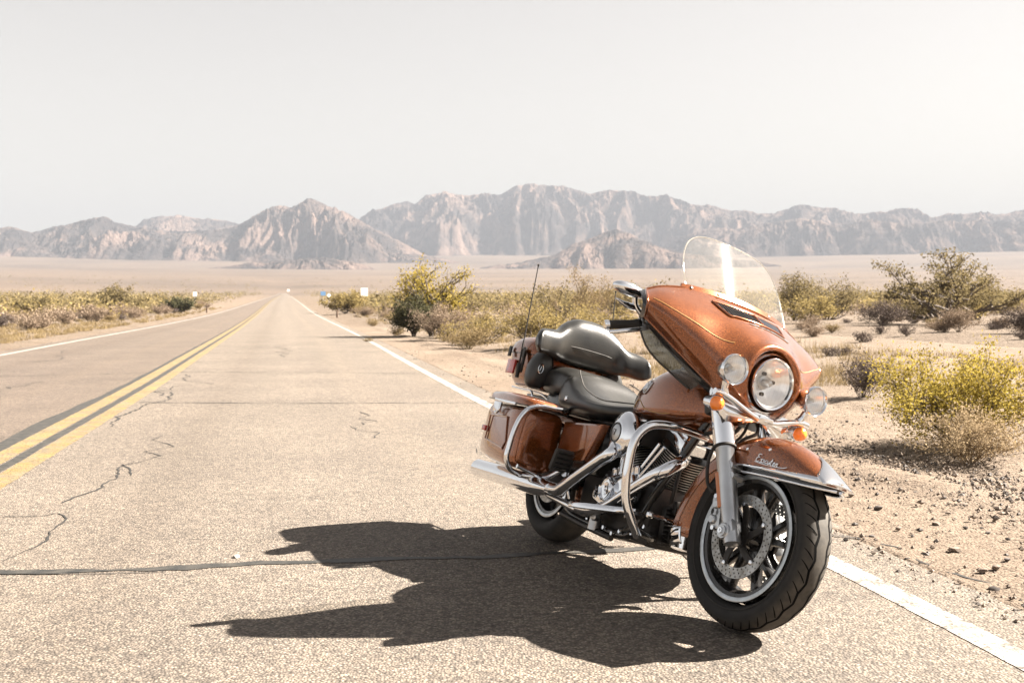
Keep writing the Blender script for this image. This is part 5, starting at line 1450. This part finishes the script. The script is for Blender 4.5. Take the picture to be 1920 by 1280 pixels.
# winged ring emblem with double tail bars
for sy in (-1, 1):
    def tank_side(x, z):
        ks = densify(keys, 5); K = np.array(ks)
        w = np.interp(x, K[:, 0], K[:, 1]); zl = np.interp(x, K[:, 0], K[:, 2]); zh = np.interp(x, K[:, 0], K[:, 3]); zc = np.interp(x, K[:, 0], K[:, 4])
        if z >= zc: s_ = (z - zc) / (zh - zc); e = 2.9
        else: s_ = (zc - z) / (zc - zl); e = 3.0
        return sy * w * max(0, 1 - min(.999, s_) ** e) ** (1 / e)
    def tp_(x, z, l=.002): return Vector((x, tank_side(x, z) + sy * l, z))
    m = MB(); poly = [(-.038, .0), (-.028, .020), (-.008, .040), (.010, .036), (.016, .020), (.044, .020), (.040, .004), (.036, -.010), (.022, -.024), (.006, -.036), (-.012, -.030), (-.030, -.018)]
    cx, cz = .872, .795
    V = [tp_(cx, cz, .004)] + [tp_(cx + a, cz + b, .003) for a, b in poly] + [tp_(cx + a, cz + b, -.001) for a, b in poly]; n_ = len(poly)
    m.add(V, [(0, 1 + i, 1 + (i + 1) % n_) for i in range(n_)] + [(1 + i, 1 + n_ + i, 1 + n_ + (i + 1) % n_, 1 + (i + 1) % n_) for i in range(n_)])
    em = m.build("tank_emblem", M_alu, tank, 30)
    m = MB(); ring = [tp_(cx - .006 + .021 * math.cos(t), cz + .021 * math.sin(t), .006) for t in np.linspace(0, 2 * PI, 25)]; m.tube(ring, .0028, 8, sm=0)
    outl = [tp_(cx + a * .93, cz + b * .93, .0045) for a, b in poly]; m.tube(outl + [outl[0]], .0018, 6, sm=0)
    for dz in (.012, .002, -.008): m.tube([tp_(cx + .016, cz + dz, .0055), tp_(cx + .040 - abs(dz) * .4, cz + dz, .0055)], .0018, 6, sm=0)
    m.build("emblem_ring", M_chrome, em, 40)
    m = MB(); m.tube([tp_(cx - .012, cz - .012, .006), tp_(cx - .008, cz + .012, .006)], .0022, 6, sm=0); m.tube([tp_(cx - .018, cz - .010, .006), tp_(cx - .014, cz + .012, .006)], .0018, 6, sm=0)
    m.tube([tp_(cx + .001 + .006 * math.cos(t), cz + .010 * math.sin(t), .006) for t in np.linspace(0, 2 * PI, 15)], .0016, 6, sm=0); m.build("emblem_number", M_chrome, em, 40)
    m = MB()
    for dz in (.007, -.007): m.tube([tp_(cx - .035 - .125 * t, cz + dz - .052 * t - .012 * t * t, .003) for t in np.linspace(0, 1, 9)], [.0026, .0012], 6, sm=0) if False else m.tube([tp_(cx - .035 - .125 * t, cz + dz - .052 * t - .012 * t * t, .003) for t in np.linspace(0, 1, 9)], .0022, 6, sm=0)
    m.build("emblem_tail", M_chrome, em, 40)
    m = MB(); m.tube([tp_(x, z, .0012) for x, z in ((.78, .70), (.83, .735), (.92, .70), (1.05, .695), (1.16, .72))], .0014, 5); m.build("pinstripe", M_gold, tank, 60)

# ---- saddle
keys = [(.055, .150, .62, .775, .70), (.085, .185, .615, .815, .70), (.13, .200, .612, .826, .70), (.20, .205, .61, .812, .70), (.27, .208, .61, .765, .69), (.36, .205, .61, .722, .68), (.46, .198, .612, .704, .675), (.56, .175, .62, .700, .675), (.65, .130, .64, .712, .68), (.72, .085, .66, .728, .70), (.765, .04, .69, .735, .71)]
def seat_loft(keys, dish):
    rows = []
    for k in densify(keys, 5):
        r = ring_x(k[0], 0, k[2], k[3], k[1], 48, 2.7, 3.0, k[4])
        d_ = dish(k[0])
        rows.append([(x, y, z - (d_ * math.exp(-(y / (k[1] * .55)) ** 2) if z > k[4] else 0)) for x, y, z in r])
    return rows
m = MB(); m.loft(seat_loft(keys, lambda x: .022 * math.exp(-((x - .42) / .16) ** 2)))
seat = m.build("rider_seat", M_leather, bike, 60)
m = MB()
piping = [(x, y, z) for x, y, z in ((.15, -.14, .828), (.22, -.165, .803), (.30, -.17, .752), (.40, -.17, .722), (.50, -.16, .706), (.60, -.125, .712), (.68, -.06, .724))]
m.tube(piping, .003, 6); m.mirror(); m.build("seat_piping", M_rubber, seat, 60)
m = MB(); m.lathe([(0, .012), (.004, .010), (.006, 0)], origin=(.22, -.208, .68), axis=(0, -1, 0), n=16); m.build("seat_concho", M_chrome, seat, 40)
keys = [(-.23, .13, .70, .80, .76), (-.20, .165, .69, .835, .76), (-.12, .180, .68, .850, .76), (-.02, .180, .68, .846, .75), (.06, .172, .68, .838, .75), (.12, .155, .68, .825, .75), (.155, .11, .70, .80, .75)]
m = MB(); m.loft(seat_loft(keys, lambda x: .006)); m.build("passenger_seat", M_leather, bike, 60)

# ---- wrap-around backrest
rings = []
prof = [(-.322, -.02, .895, .945, .020), (-.306, -.03, .880, .975, .034), (-.285, -.055, .870, .992, .044), (-.24, -.08, .872, 1.000, .052), (-.19, -.10, .870, 1.012, .060), (-.14, -.13, .862, 1.060, .066), (-.08, -.14, .856, 1.092, .070), (0, -.145, .855, 1.100, .072)]
prof = densify(prof, 5)
full = [(-p[0], p[1], p[2], p[3], p[4]) for p in reversed(prof[:-1])]
for (y, x, zl, zh, hd) in [tuple(p) for p in prof] + full:
    zc = (zl + zh) / 2; ring = []
    for i in range(32):
        t = 2 * PI * i / 32; c_, s_ = math.cos(t), math.sin(t)
        ring.append((x + .012 * s_ * -1 + hd * math.copysign(abs(c_) ** .8, c_), y, zc + (zh - zl) / 2 * math.copysign(abs(s_) ** .8, s_)))
    rings.append(ring)
m = MB(); m.loft(rings); back = m.build("backrest", M_leather, bike, 60)
m = MB(); m.tube([(-.075, -.20, .935), (-.068, -.10, .945), (-.066, 0, .948), (-.068, .10, .945), (-.075, .20, .935)], .0025, 6); m.build("backrest_seam", M_rubber, back, 60)

# ---- tour pack
def rbox_ring(z, x0, x1, w, n=48, e=3.6):
    out = []
    for i in range(n):
        t = 2 * PI * i / n; c_, s_ = math.cos(t), math.sin(t)
        out.append(((x0 + x1) / 2 + (x1 - x0) / 2 * math.copysign(abs(c_) ** (2 / e), c_), w * math.copysign(abs(s_) ** (2 / e), s_), z))
    return out
m = MB(); m.loft([rbox_ring(z, x0, x1, w) for z, x0, x1, w in ((.700, -.54, -.22, .17), (.705, -.56, -.20, .195), (.74, -.59, -.195, .215), (.80, -.61, -.19, .230), (.858, -.62, -.19, .238), (.865, -.62, -.19, .238))])
pack = m.build("top_case", M_paint, bike, 50)
m = MB(); m.loft([rbox_ring(z, x0, x1, w) for z, x0, x1, w in ((.869, -.626, -.186, .244), (.885, -.626, -.186, .244), (.925, -.61, -.190, .232), (.955, -.57, -.20, .205), (.972, -.51, -.22, .155), (.978, -.45, -.26, .08))]); lid = m.build("top_case_lid", M_paint, pack, 60)
m = MB(); m.loft([rbox_ring(z, x0, x1, w) for z, x0, x1, w in ((.8635, -.623, -.188, .2415), (.8705, -.623, -.188, .2415))]); m.build("lid_gasket", M_black, pack, 40)
for sy in (-1, 1):
    # speaker pod facing forward beside the backrest
    m = MB(); rr_ = []
    for q, sc, dx in ((0, .75, 0), (.3, .95, .02), (.6, 1.0, .05), (.85, .92, .085), (1, .6, .10)):
        ring = []
        for i in range(32):
            t = 2 * PI * i / 32; c_, s_ = math.cos(t), math.sin(t)
            wz = .105; wy = .062 * (1 - .35 * (s_ > 0) * s_ )
            ring.append((-.225 + dx, sy * (.205 - .012 * s_) + wy * sc * math.copysign(abs(c_) ** .8, c_), .800 + wz * sc * math.copysign(abs(s_) ** .8, s_)))
        rr_.append(ring)
    m.loft(rr_); pod = m.build("speaker_pod", M_plastic, bike, 60)
    m = MB(); m.tube([(-.120 + 0, sy * .222 + .013 * math.cos(t), .80 + .024 * math.sin(t)) for t in np.linspace(0, 2 * PI, 21)], .0022, 6, sm=0); m.tube([(-.120, sy * .222 - .004, .788), (-.118, sy * .222 + .002, .812)], .002, 6, sm=0); m.build("pod_emblem", M_chrome, pod, 50)
    # side lamps, latches
    m = MB(); m.box((-.46, sy * .243, .79), (.10, .012, .075), None, .005); m.build("side_lamp", M_red, pack, 40)
    m = MB(); m.box((-.50, sy * .252, .868), (.030, .010, .055), None, .003); m.box((-.30, sy * .256, .868), (.030, .010, .055), None, .003); m.box((-.30, sy * .250, .82), (.022, .012, .11), None, .003); m.build("latch", M_blackmetal, pack, 40)
    # antennas
    an = MB(); bx = Vector((-.30, sy * .262, .735)); tipp = Vector((-.42, sy * .250, 1.335)) if sy < 0 else Vector((-.50, sy * .262, 1.335))
    an.tube([bx, bx + (tipp - bx) * .12], .010, 10, sm=0); an.tube([bx + (tipp - bx) * .12, bx + (tipp - bx) * .30], .0055, 8, sm=0)
    base = an.build("antenna", M_blackmetal, bike, 50)
    an = MB(); an.tube([bx + (tipp - bx) * .28, tipp], [.0036, .0026], 6, sm=0); an.lathe([(-.006, 0), (-.004, .005), (.0, .006), (.004, .005), (.006, 0)], origin=tipp, axis=(0, 0, 1), n=10); an.build("antenna_whip", M_blackmetal, base, 50)
m = MB(); m.tube([(-.612, -.12, .78), (-.615, 0, .78), (-.612, .12, .78)], .03, 12); m.build("tail_lamp", M_red, pack, 50)
# chrome luggage rails under the case
m = MB(); m.tube([(-.50, -.19, .690), (-.30, -.205, .685), (-.20, -.205, .680), (-.18, -.200, .62), (-.17, -.20, .58)], .006, 8); m.tube([(-.50, -.15, .690), (-.20, -.16, .682), (-.05, -.165, .655), (.02, -.165, .63)], .007, 8); m.mirror(); m.tube([(-.50, -.19, .690), (-.54, 0, .690), (-.50, .19, .690)], .006, 8)
m.build("luggage_rack", M_chrome, bike, 60)
m = MB(); m.box((-.30, 0, .66), (.36, .22, .035), None, .01); m.box((-.12, 0, .60), (.30, .20, .12), None, .02); m.box((.02, -.09, .645), (.20, .17, .10), None, .02); m.box((.02, .09, .645), (.20, .17, .10), None, .02); m.build("seat_base", M_black, bike, 40)

# ---- saddlebags
for sy in (-1, 1):
    def bag_ring(x, yi, yo, zl, zh, n=44, e=5.5):
        out = []
        for i in range(n):
            t = 2 * PI * i / n; c_, s_ = math.cos(t), math.sin(t)
            out.append((x, sy * ((yi + yo) / 2 + (yo - yi) / 2 * math.copysign(abs(c_) ** (2 / e), c_)), (zl + zh) / 2 + (zh - zl) / 2 * math.copysign(abs(s_) ** (2 / e), s_)))
        return out
    ks = [(.255, .22, .385, .345, .585), (.248, .205, .400, .322, .592), (.23, .20, .412, .312, .596), (.10, .20, .412, .306, .596), (-.10, .20, .398, .308, .592), (-.28, .20, .372, .318, .582), (-.33, .205, .355, .328, .575), (-.345, .22, .335, .345, .56)]
    m = MB(); m.loft([bag_ring(*k) for k in ks]); bag = m.build("saddlebag", M_paint, bike, 45)
    m = MB(); m.loft([bag_ring(x, .198, yo + .004, .5985, .606) for x, yo in ((.255, .405), (.1, .414), (-.1, .402), (-.33, .365))]); m.build("bag_gasket", M_black, bag, 40)
    ll = []
    for x, yi, yo, h in ((.275, .22, .37, .018), (.268, .205, .400, .028), (.24, .198, .416, .036), (.10, .197, .417, .044), (-.10, .197, .405, .046), (-.26, .197, .382, .042), (-.335, .20, .362, .034), (-.352, .22, .335, .018)):
        r = []
        for i in range(36):
            t = 2 * PI * i / 36; c_, s_ = math.cos(t), math.sin(t)
            r.append((x, sy * ((yi + yo) / 2 + (yo - yi) / 2 * math.copysign(abs(c_) ** .42, c_)), .606 + (h * abs(s_) ** .75 if s_ > 0 else -.002)))
        ll.append(r)
    m = MB(); m.loft(ll); bl = m.build("bag_lid", M_paint, bag, 50)
    m = MB(); m.box((.02, sy * .419, .598), (.26, .012, .014), None, .003); lt = m.build("lid_hinge_trim", M_chrome, bag, 40)
    m = MB(); m.box((-.08, sy * .412, .566), (.085, .012, .05), None, .004); m.tube([(-.03, sy * .420, .59), (-.028, sy * .424, .55), (-.05, sy * .424, .535), (-.075, sy * .422, .54)], .006, 8); m.build("latch", M_chrome, bag, 40)
    m = MB(); m.box((-.24, sy * .388, .45), (.045, .014, .028), None, .004); m.build("bag_reflector", M_red, bag, 40)
    for x_, z_, h_ in ((-.02, .47, .12),):
        m = MB()
        P = [(-.19, sy * .390, .40), (-.19, sy * .392, .52), (.08, sy * .4145, .53), (.13, sy * .4145, .42), (.11, sy * .4145, .38), (-.19, sy * .390, .40)]
        m.tube(P, .004, 6, sm=0); m.build("bag_pressing", M_paint, bag, 40)
    m = MB(); m.tube([(.10, sy * .15, .632), (.20, sy * .17, .628), (.275, sy * .218, .622), (.285, sy * .28, .616), (.285, sy * .35, .610), (.285, sy * .405, .588), (.285, sy * .436, .54), (.285, sy * .452, .47), (.285, sy * .456, .40), (.285, sy * .455, .35), (.28, sy * .425, .305), (.26, sy * .38, .292), (.22, sy * .34, .285), (.25, sy * .28, .292), (.27, sy * .235, .300), (.32, sy * .20, .345), (.34, sy * .17, .37)], .0125, 12)
    m.build("saddlebag_guard", M_chrome, bike, 60)
    m = MB(); m.tube([(.295, sy * .27, .30), (.297, sy * .40, .325)], .010, 8, sm=0); m.build("guard_plate", M_chrome, bag, 60)
    # muffler
    yy = sy * .262
    m = MB(); m.lathe([(-.50 + .02, .030), (-.50, .040), (-.495, .046), (-.40, .047), (-.10, .0475), (.25, .046), (.32, .038), (.36, .030), (.40, .027)], origin=(0, yy, .250), axis=(1, 0, .03), n=32); mf = m.build("muffler", M_chrome, bike, 40)
    m = MB(); m.lathe([(-.478, .0), (-.478, .030), (-.50, .0405)], origin=(0, yy, .250), axis=(1, 0, .03), n=24); m.build("muffler_bore", M_black, mf, 40)
    m = MB(); m.box((.20, sy * .24, .285), (.05, .03, .04), None, .008); m.build("muffler_bracket", M_black, mf, 40)

# rear fender
rf, _ = fender_shell("rear_fender", [(-15, .375, .330, .085), (20, .378, .28, .098), (60, .372, .25, .104), (100, .37, .25, .104), (140, .372, .27, .104), (170, .38, .31, .10), (185, .385, .35, .09)], M_paint, None, (0, RAD), bike)
# side covers
for sy in (-1, 1):
    m = MB(); poly = [(.285, .575), (.44, .585), (.665, .600), (.655, .565), (.610, .480), (.575, .425), (.46, .405), (.275, .415)]
    rings = []
    for d_, sc in ((.000, 1.0), (.022, 1.0), (.034, .96), (.040, .86)):
        cx, cz = .46, .50
        rings.append([(cx + (a - cx) * sc, sy * (.185 + d_), cz + (b - cz) * sc) for a, b in poly])
    m.loft(rings); m.build("side_cover", M_paint, bike, 30)
    # passenger footboard folded up
    m = MB(); R_ = Matrix.Rotation(math.radians(18), 3, 'Y') 
    m.box((.455, sy * .262, .400), (.030, .10, .105), R_, .012); pf = m.build("passenger_footboard", M_rubber, bike, 40)
    for q in range(4):
        r_ = MB(); r_.tube([(.474 + .006 * q - .01, sy * .225, .365 + q * .022), (.474 + .006 * q - .01, sy * .30, .365 + q * .022)], .004, 6, sm=0); r_.build("rubber_rib", M_black, pf, 40)
    m = MB(); m.tube([(.42, sy * .19, .33), (.46, sy * .24, .345)], .012, 10, sm=0); m.tube([(.44, sy * .20, .30), (.44, sy * .20, .24)], .012, 10, sm=0); m.tube([(.48, sy * .23, .35), (.52, sy * .24, .30), (.53, sy * .22, .25)], .009, 8); m.build("footboard_bracket", M_chrome, pf, 50)
    # rider floorboard
    m = MB(); out, inn = [], []
    for q in np.linspace(0, 1, 15):
        x = .66 + .46 * q; z = .250 + .055 * q - .01 * math.sin(q * PI); yo = .235 + .105 * math.sin(min(1, q * 1.12) * PI * .94 + .12) ** .6 if 0 < q < 1 else .22
        out.append((x, sy * yo, z)); inn.append((x, sy * .195, z))
    m.loft([inn, out, [(p[0], p[1], p[2] - .016) for p in out], [(p[0], p[1], p[2] - .016) for p in inn]], cap=False, closed=False)
    fb = m.build("footboard", M_rubber, bike, 30)
    m = MB(); Q = [Vector((p[0], p[1] + sy * .002, p[2] - .011)) for p in out]; m.loft([[p + Vector((0, 0, .011)), p + Vector((0, sy * .007, .004)), p + Vector((0, sy * .007, -.010)), p + Vector((0, 0, -.014))] for p in Q]); m.build("footboard_edge", M_chrome, fb, 50)
    # engine guard
    m = MB(); m.tube([(1.235, sy * .06, .640), (1.245, sy * .13, .646), (1.25, sy * .20, .648), (1.25, sy * .27, .644), (1.25, sy * .325, .628), (1.25, sy * .362, .590), (1.25, sy * .376, .54), (1.25, sy * .374, .47), (1.25, sy * .368, .41), (1.25, sy * .348, .335), (1.25, sy * .308, .272), (1.248, sy * .272, .226), (1.246, sy * .262, .216)], .0172, 16); eg_ = m.build("engine_guard", M_chrome, bike, 60)
    m = MB(); m.tube([(1.245, sy * .268, .232), (1.22, sy * .19, .215), (1.10, sy * .12, .215)], .015, 12); m.build("guard_mount", M_black, eg_, 60)
m = MB(); m.box((.46, 0, .48), (.34, .36, .22), None, .03); m.box((.30, 0, .40), (.16, .28, .20), None, .02); m.build("battery_box", M_black, bike, 40)

# ---- frame
m = MB()
for sy in (-1, 1):
    m.tube([(1.26, sy * .02, .80), (1.22, sy * .05, .72), (1.15, sy * .09, .55), (1.06, sy * .125, .36), (1.02, sy * .13, .25), (.95, sy * .13, .185), (.80, sy * .13, .17), (.50, sy * .13, .17), (.38, sy * .14, .20), (.30, sy * .15, .30)], .0175, 12)
    m.tube([(1.22, sy * .02, .86), (.9, sy * .05, .66), (.6, sy * .08, .62), (.2, sy * .12, .62), (-.3, sy * .12, .64)], .016, 10)
m.build("frame", M_black, bike, 60)
# swing arm and lower bits
m = MB(); m.box((.20, -.155, .31), (.48, .03, .05), None, .01); m.box((.20, .155, .31), (.48, .03, .05), None, .01); m.build("swing_arm", M_blackmetal, bike, 40)
m = MB(); m.lathe([(0, .028), (-.014, .028), (-.018, .02), (-.018, 0)], origin=(0, -.172, RAD), axis=(0, 1, 0), n=6); m.build("rear_axle_nut", M_chrome, bike, 30)
m = MB(); m.tube([(.30, -.205, .232), (.42, -.20, .224), (.55, -.195, .215), (.62, -.16, .21)], .019, 12); m.tube([(.25, -.225, .275), (.245, -.215, .245), (.30, -.205, .232)], .016, 12); m.build("crossover_pipe", M_chrome, bike, 60)

# ---- engine
eng = MB(); eng.box((.86, 0, .315), (.44, .27, .20), None, .045); eng.box((.84, 0, .215), (.50, .25, .10), None, .03); eng.box((.56, 0, .31), (.26, .26, .22), None, .04)
eng.lathe([(-.15, .075), (-.165, .07)], origin=(.90, 0, .33), n=28)
engine = eng.build("engine", M_blackmetal, bike, 35)
def cylinder(bx, bz, ang, L_, rad, nf):
    d_ = Vector((math.sin(ang), 0, math.cos(ang))); b0 = Vector((bx, 0, bz))
    m = MB(); m.lathe([(0, rad * .72), (L_, rad * .72)], origin=b0, axis=d_, n=28)
    for i in range(nf):
        a = .02 + (L_ - .03) * i / (nf - 1)
        rf_ = rad * (1.0 if i > 2 else .93)
        # squared-off oval fins
        ring0 = []
        u = Vector((d_.z, 0, -d_.x)); w = Vector((0, 1, 0))
        for th_ in (-.0022, .0022):
            r = []
            for j in range(40):
                t = 2 * PI * j / 40; c_, s_ = math.cos(t), math.sin(t)
                r.append(b0 + d_ * (a + th_) + u * rf_ * 1.02 * math.copysign(abs(c_) ** .82, c_) + w * rf_ * math.copysign(abs(s_) ** .82, s_))
            ring0.append(r)
        m.loft(ring0)
    cyl = m.build("cylinder", M_fin, engine, 30)
    e = MB()
    for i in range(nf):
        a = .02 + (L_ - .03) * i / (nf - 1); rf_ = rad * (1.0 if i > 2 else .93) + .0006
        u = Vector((d_.z, 0, -d_.x)); w = Vector((0, 1, 0)); rr_ = []
        for th_ in (-.0013, .0013):
            r = []
            for j in range(40):
                t = 2 * PI * j / 40; c_, s_ = math.cos(t), math.sin(t)
                r.append(b0 + d_ * (a + th_) + u * rf_ * 1.02 * math.copysign(abs(c_) ** .82, c_) + w * rf_ * math.copysign(abs(s_) ** .82, s_))
            rr_.append(r)
        e.loft(rr_, cap=False)
    e.build("fin_edge", M_finedge, engine, 30)
    top = b0 + d_ * (L_ + .035)
    r = MB(); r.box(top, (.155, .165, .060), Matrix.Rotation(ang, 3, 'Y'), .014); r.box(top + d_ * .035, (.125, .14, .03), Matrix.Rotation(ang, 3, 'Y'), .012)
    rc = r.build("rocker_cover", M_chrome, engine, 35)
    for sx in (-.05, .05):
        for sy in (-1, 1):
            b = MB(); b.lathe([(0, .007), (.008, .007), (.008, 0)], origin=top + Matrix.Rotation(ang, 3, 'Y') @ Vector((sx, sy * .070, .028)), axis=d_, n=6); b.build("rocker_bolt", M_chrome, rc, 20)
cylinder(.955, .405, math.radians(22.5), .185, .100, 15)
cylinder(.790, .405, math.radians(-22.5), .185, .100, 15)
# pushrod tubes
for (a, b) in (((.950, -.155, .405), (1.045, -.120, .565)), ((.915, -.155, .405), (1.005, -.120, .575)), ((.835, -.155, .40), (.775, -.120, .575)), ((.800, -.155, .40), (.735, -.120, .57)), ((.845, -.175, .40), (.822, -.175, .53))):
    m = MB(); a, b = Vector(a), Vector(b); m.tube([a, a + (b - a) * .18, a + (b - a) * .181, b], [.011, .011, .008, .008], 12, sm=0); m.build("pushrod_tube", M_chrome, engine, 30)
# cam chest with round timer cover
m = MB(); m.slab([(.755, .285), (.745, .335), (.765, .385), (.82, .405), (.90, .425), (.965, .430), (1.005, .385), (1.00, .325), (.93, .285), (.85, .270)], (0, -.148, 0), (1, 0, 0), (0, 0, 1), .045, .010)
cam_c = m.build("cam_cover", M_chrome, engine, 35)
m = MB(); m.lathe([(0, .052), (-.020, .052), (-.026, .047), (-.017, .043), (-.017, .028), (-.020, .026), (-.018, .013), (-.014, .010), (-.018, 0)], origin=(.812, -.192, .342), axis=(0, 1, 0), n=40); m.build("timer_cover", M_chrome, cam_c, 40)
m = MB(); m.box((.70, -.15, .305), (.11, .06, .065), Matrix.Rotation(math.radians(12), 3, 'Y'), .018); m.build("starter_cover", M_chrome, engine, 35)
for x, z in ((.90, .45), (.94, .455), (.80, .43), (.76, .42), (.87, .425)):
    m = MB(); m.lathe([(0, .016), (.028, .016), (.034, .010), (.034, 0)], origin=(x, -.150, z - .02), axis=(0, -.2, 1), n=12); m.build("lifter_block", M_chrome, engine, 30)
for x, z in ((.77, .40), (.89, .418), (.995, .40), (.985, .32), (.90, .285), (.765, .30)):
    m = MB(); m.lathe([(0, .006), (-.006, .006), (-.006, 0)], origin=(x, -.193, z - .006), axis=(0, 1, 0), n=6); m.build("cover_bolt", M_alu, cam_c, 20)
# header pipes with heat shields
m = MB(); m.tube([(1.12, -.06, .535), (1.20, -.13, .520), (1.205, -.185, .480), (1.15, -.205, .440), (1.05, -.205, .385), (.95, -.205, .325), (.86, -.205, .275), (.72, -.20, .235), (.60, -.20, .225)], .0265, 18); hp = m.build("exhaust_header", M_chrome, bike, 60, label="front cylinder header pipe")
m = MB(); m.tube([(1.185, -.215, .430), (1.08, -.222, .370), (.97, -.222, .305)], .006, 8); m.build("heat_shield_edge", M_chrome, hp, 60)
m = MB(); m.tube([(.74, -.10, .555), (.80, -.20, .535), (.865, -.245, .495), (.80, -.252, .455), (.70, -.252, .400), (.60, -.252, .345), (.52, -.252, .298), (.475, -.250, .276), (.43, -.250, .270), (.36, -.255, .268), (.28, -.258, .268)], .0275, 18); m.build("exhaust_header", M_chrome, bike, 60, label="rear cylinder header pipe with heat shield")
# air cleaner
m = MB(); m.lathe([(.0, .078), (-.015, .092), (-.030, .097), (-.042, .097), (-.055, .090), (-.066, .072), (-.074, .054), (-.078, .046), (-.078, .0)], origin=(.845, -.165, .578), axis=(0, 1, 0), n=48); ac = m.build("air_cleaner", M_chrome, bike, 40)
m = MB(); m.lathe([(-.079, .044), (-.082, .042), (-.082, .040), (-.079, .039)], origin=(.845, -.165, .578), axis=(0, 1, 0), n=40); m.build("cleaner_ring", M_black, ac, 40)
m = MB(); m.lathe([(-.078, .036), (-.082, .030), (-.083, .0)], origin=(.845, -.165, .578), axis=(0, 1, 0), n=40); m.build("cleaner_medallion", M_alu, ac, 40)
m = MB(); m.tube([(.836, -.249, .590), (.852, -.249, .590), (.842, -.249, .566)], .0022, 6, sm=0); m.build("cleaner_number", M_black, ac, 40)
m = MB(); m.box((.86, -.10, .60), (.12, .12, .10), None, .02); m.build("carburettor", M_blackmetal, engine, 40)
# oil cooler, filter and regulator in front of the crankcase
m = MB(); m.box((1.13, 0, .265), (.035, .20, .15), Matrix.Rotation(math.radians(-8), 3, 'Y'), .006)
reg = m.build("voltage_regulator", M_blackmetal, bike, 35)
for q in range(9):
    r_ = MB(); r_.box((1.158 - (q - 4) * .0025, 0, .205 + q * .0165), (.030, .20, .005), Matrix.Rotation(math.radians(-8), 3, 'Y'), .001); r_.build("cooling_fin", M_blackmetal, reg, 30)
m = MB(); m.lathe([(0, .036), (.10, .036), (.105, .030), (.105, 0)], origin=(1.04, 0, .33), axis=(1, 0, .1), n=28); m.build("oil_filter", M_black, engine, 40)
m = MB(); m.box((1.165, 0, .345), (.03, .17, .055), None, .008); m.tube([(1.16, -.10, .36), (1.18, -.11, .42), (1.15, -.09, .50)], .008, 8); m.build("oil_cooler", M_blackmetal, bike, 40)
m = MB(); m.lathe([(0, .014), (-.012, .014), (-.018, .010), (-.020, 0)], origin=(1.215, -.205, .300), axis=(0, 1, 0), n=16); m.tube([(1.20, -.10, .295), (1.215, -.205, .300)], .009, 8, sm=0); m.build("brake_pedal_bolt", M_chrome, bike, 40)
m = MB(); m.tube([(.93, -.16, .20), (1.08, -.22, .225), (1.20, -.27, .27)], .009, 8); m.box((1.215, -.275, .283), (.075, .055, .016), Matrix.Rotation(-.4, 3, 'Y'), .005); m.build("brake_pedal", M_black, bike, 40)
m = MB(); m.lathe([(0, .022), (-.02, .022), (-.024, .016), (-.024, 0)], origin=(.72, -.165, .215), axis=(0, 1, 0), n=18); m.lathe([(0, .026), (.05, .026), (.054, .02), (.054, 0)], origin=(.70, -.16, .155), axis=(0, 0, 1), n=20); m.build("oil_drain_housing", M_alu, engine, 40)
for x, y, z in ((.60, -.14, .19), (.66, -.145, .20), (.78, -.15, .18), (.86, -.15, .17), (.92, -.15, .19), (1.0, -.14, .20), (1.05, -.12, .24)):
    m = MB(); m.lathe([(0, .009), (-.012, .009), (-.012, 0)], origin=(x, y, z), axis=(0, 1, 0), n=6); m.build("frame_bolt", M_chrome, bike, 20)
m = MB(); m.box((.60, -.02, .155), (.30, .20, .03), None, .008); m.tube([(.35, -.15, .165), (.60, -.155, .155), (.86, -.155, .150)], .013, 10); m.build("transmission_pan", M_blackmetal, engine, 40)
# horn cover on the left side, primary cover, shift bits
m = MB(); m.loft([ring_x(x, .165, .22 + a, .42 - a, .035, 24, 3, 3) for x, a in ((.42, .05), (.45, .01), (.60, 0), (.90, 0), (1.06, .0), (1.11, .03), (1.13, .07))]); m.build("primary_cover", M_chrome, bike, 50)
# side stand on the left, foot on the road
z_foot = .30 * math.tan(LEAN)
m = MB(); m.tube([(.86, .13, .19), (.88, .20, .15), (.90, .285, z_foot + .012)], [.014, .012, .010], 12); m.box((.90, .295, z_foot + .008), (.05, .05, .010), Matrix.Rotation(LEAN, 3, 'X'), .003); m.build("side_stand", M_chrome, bike, 40)
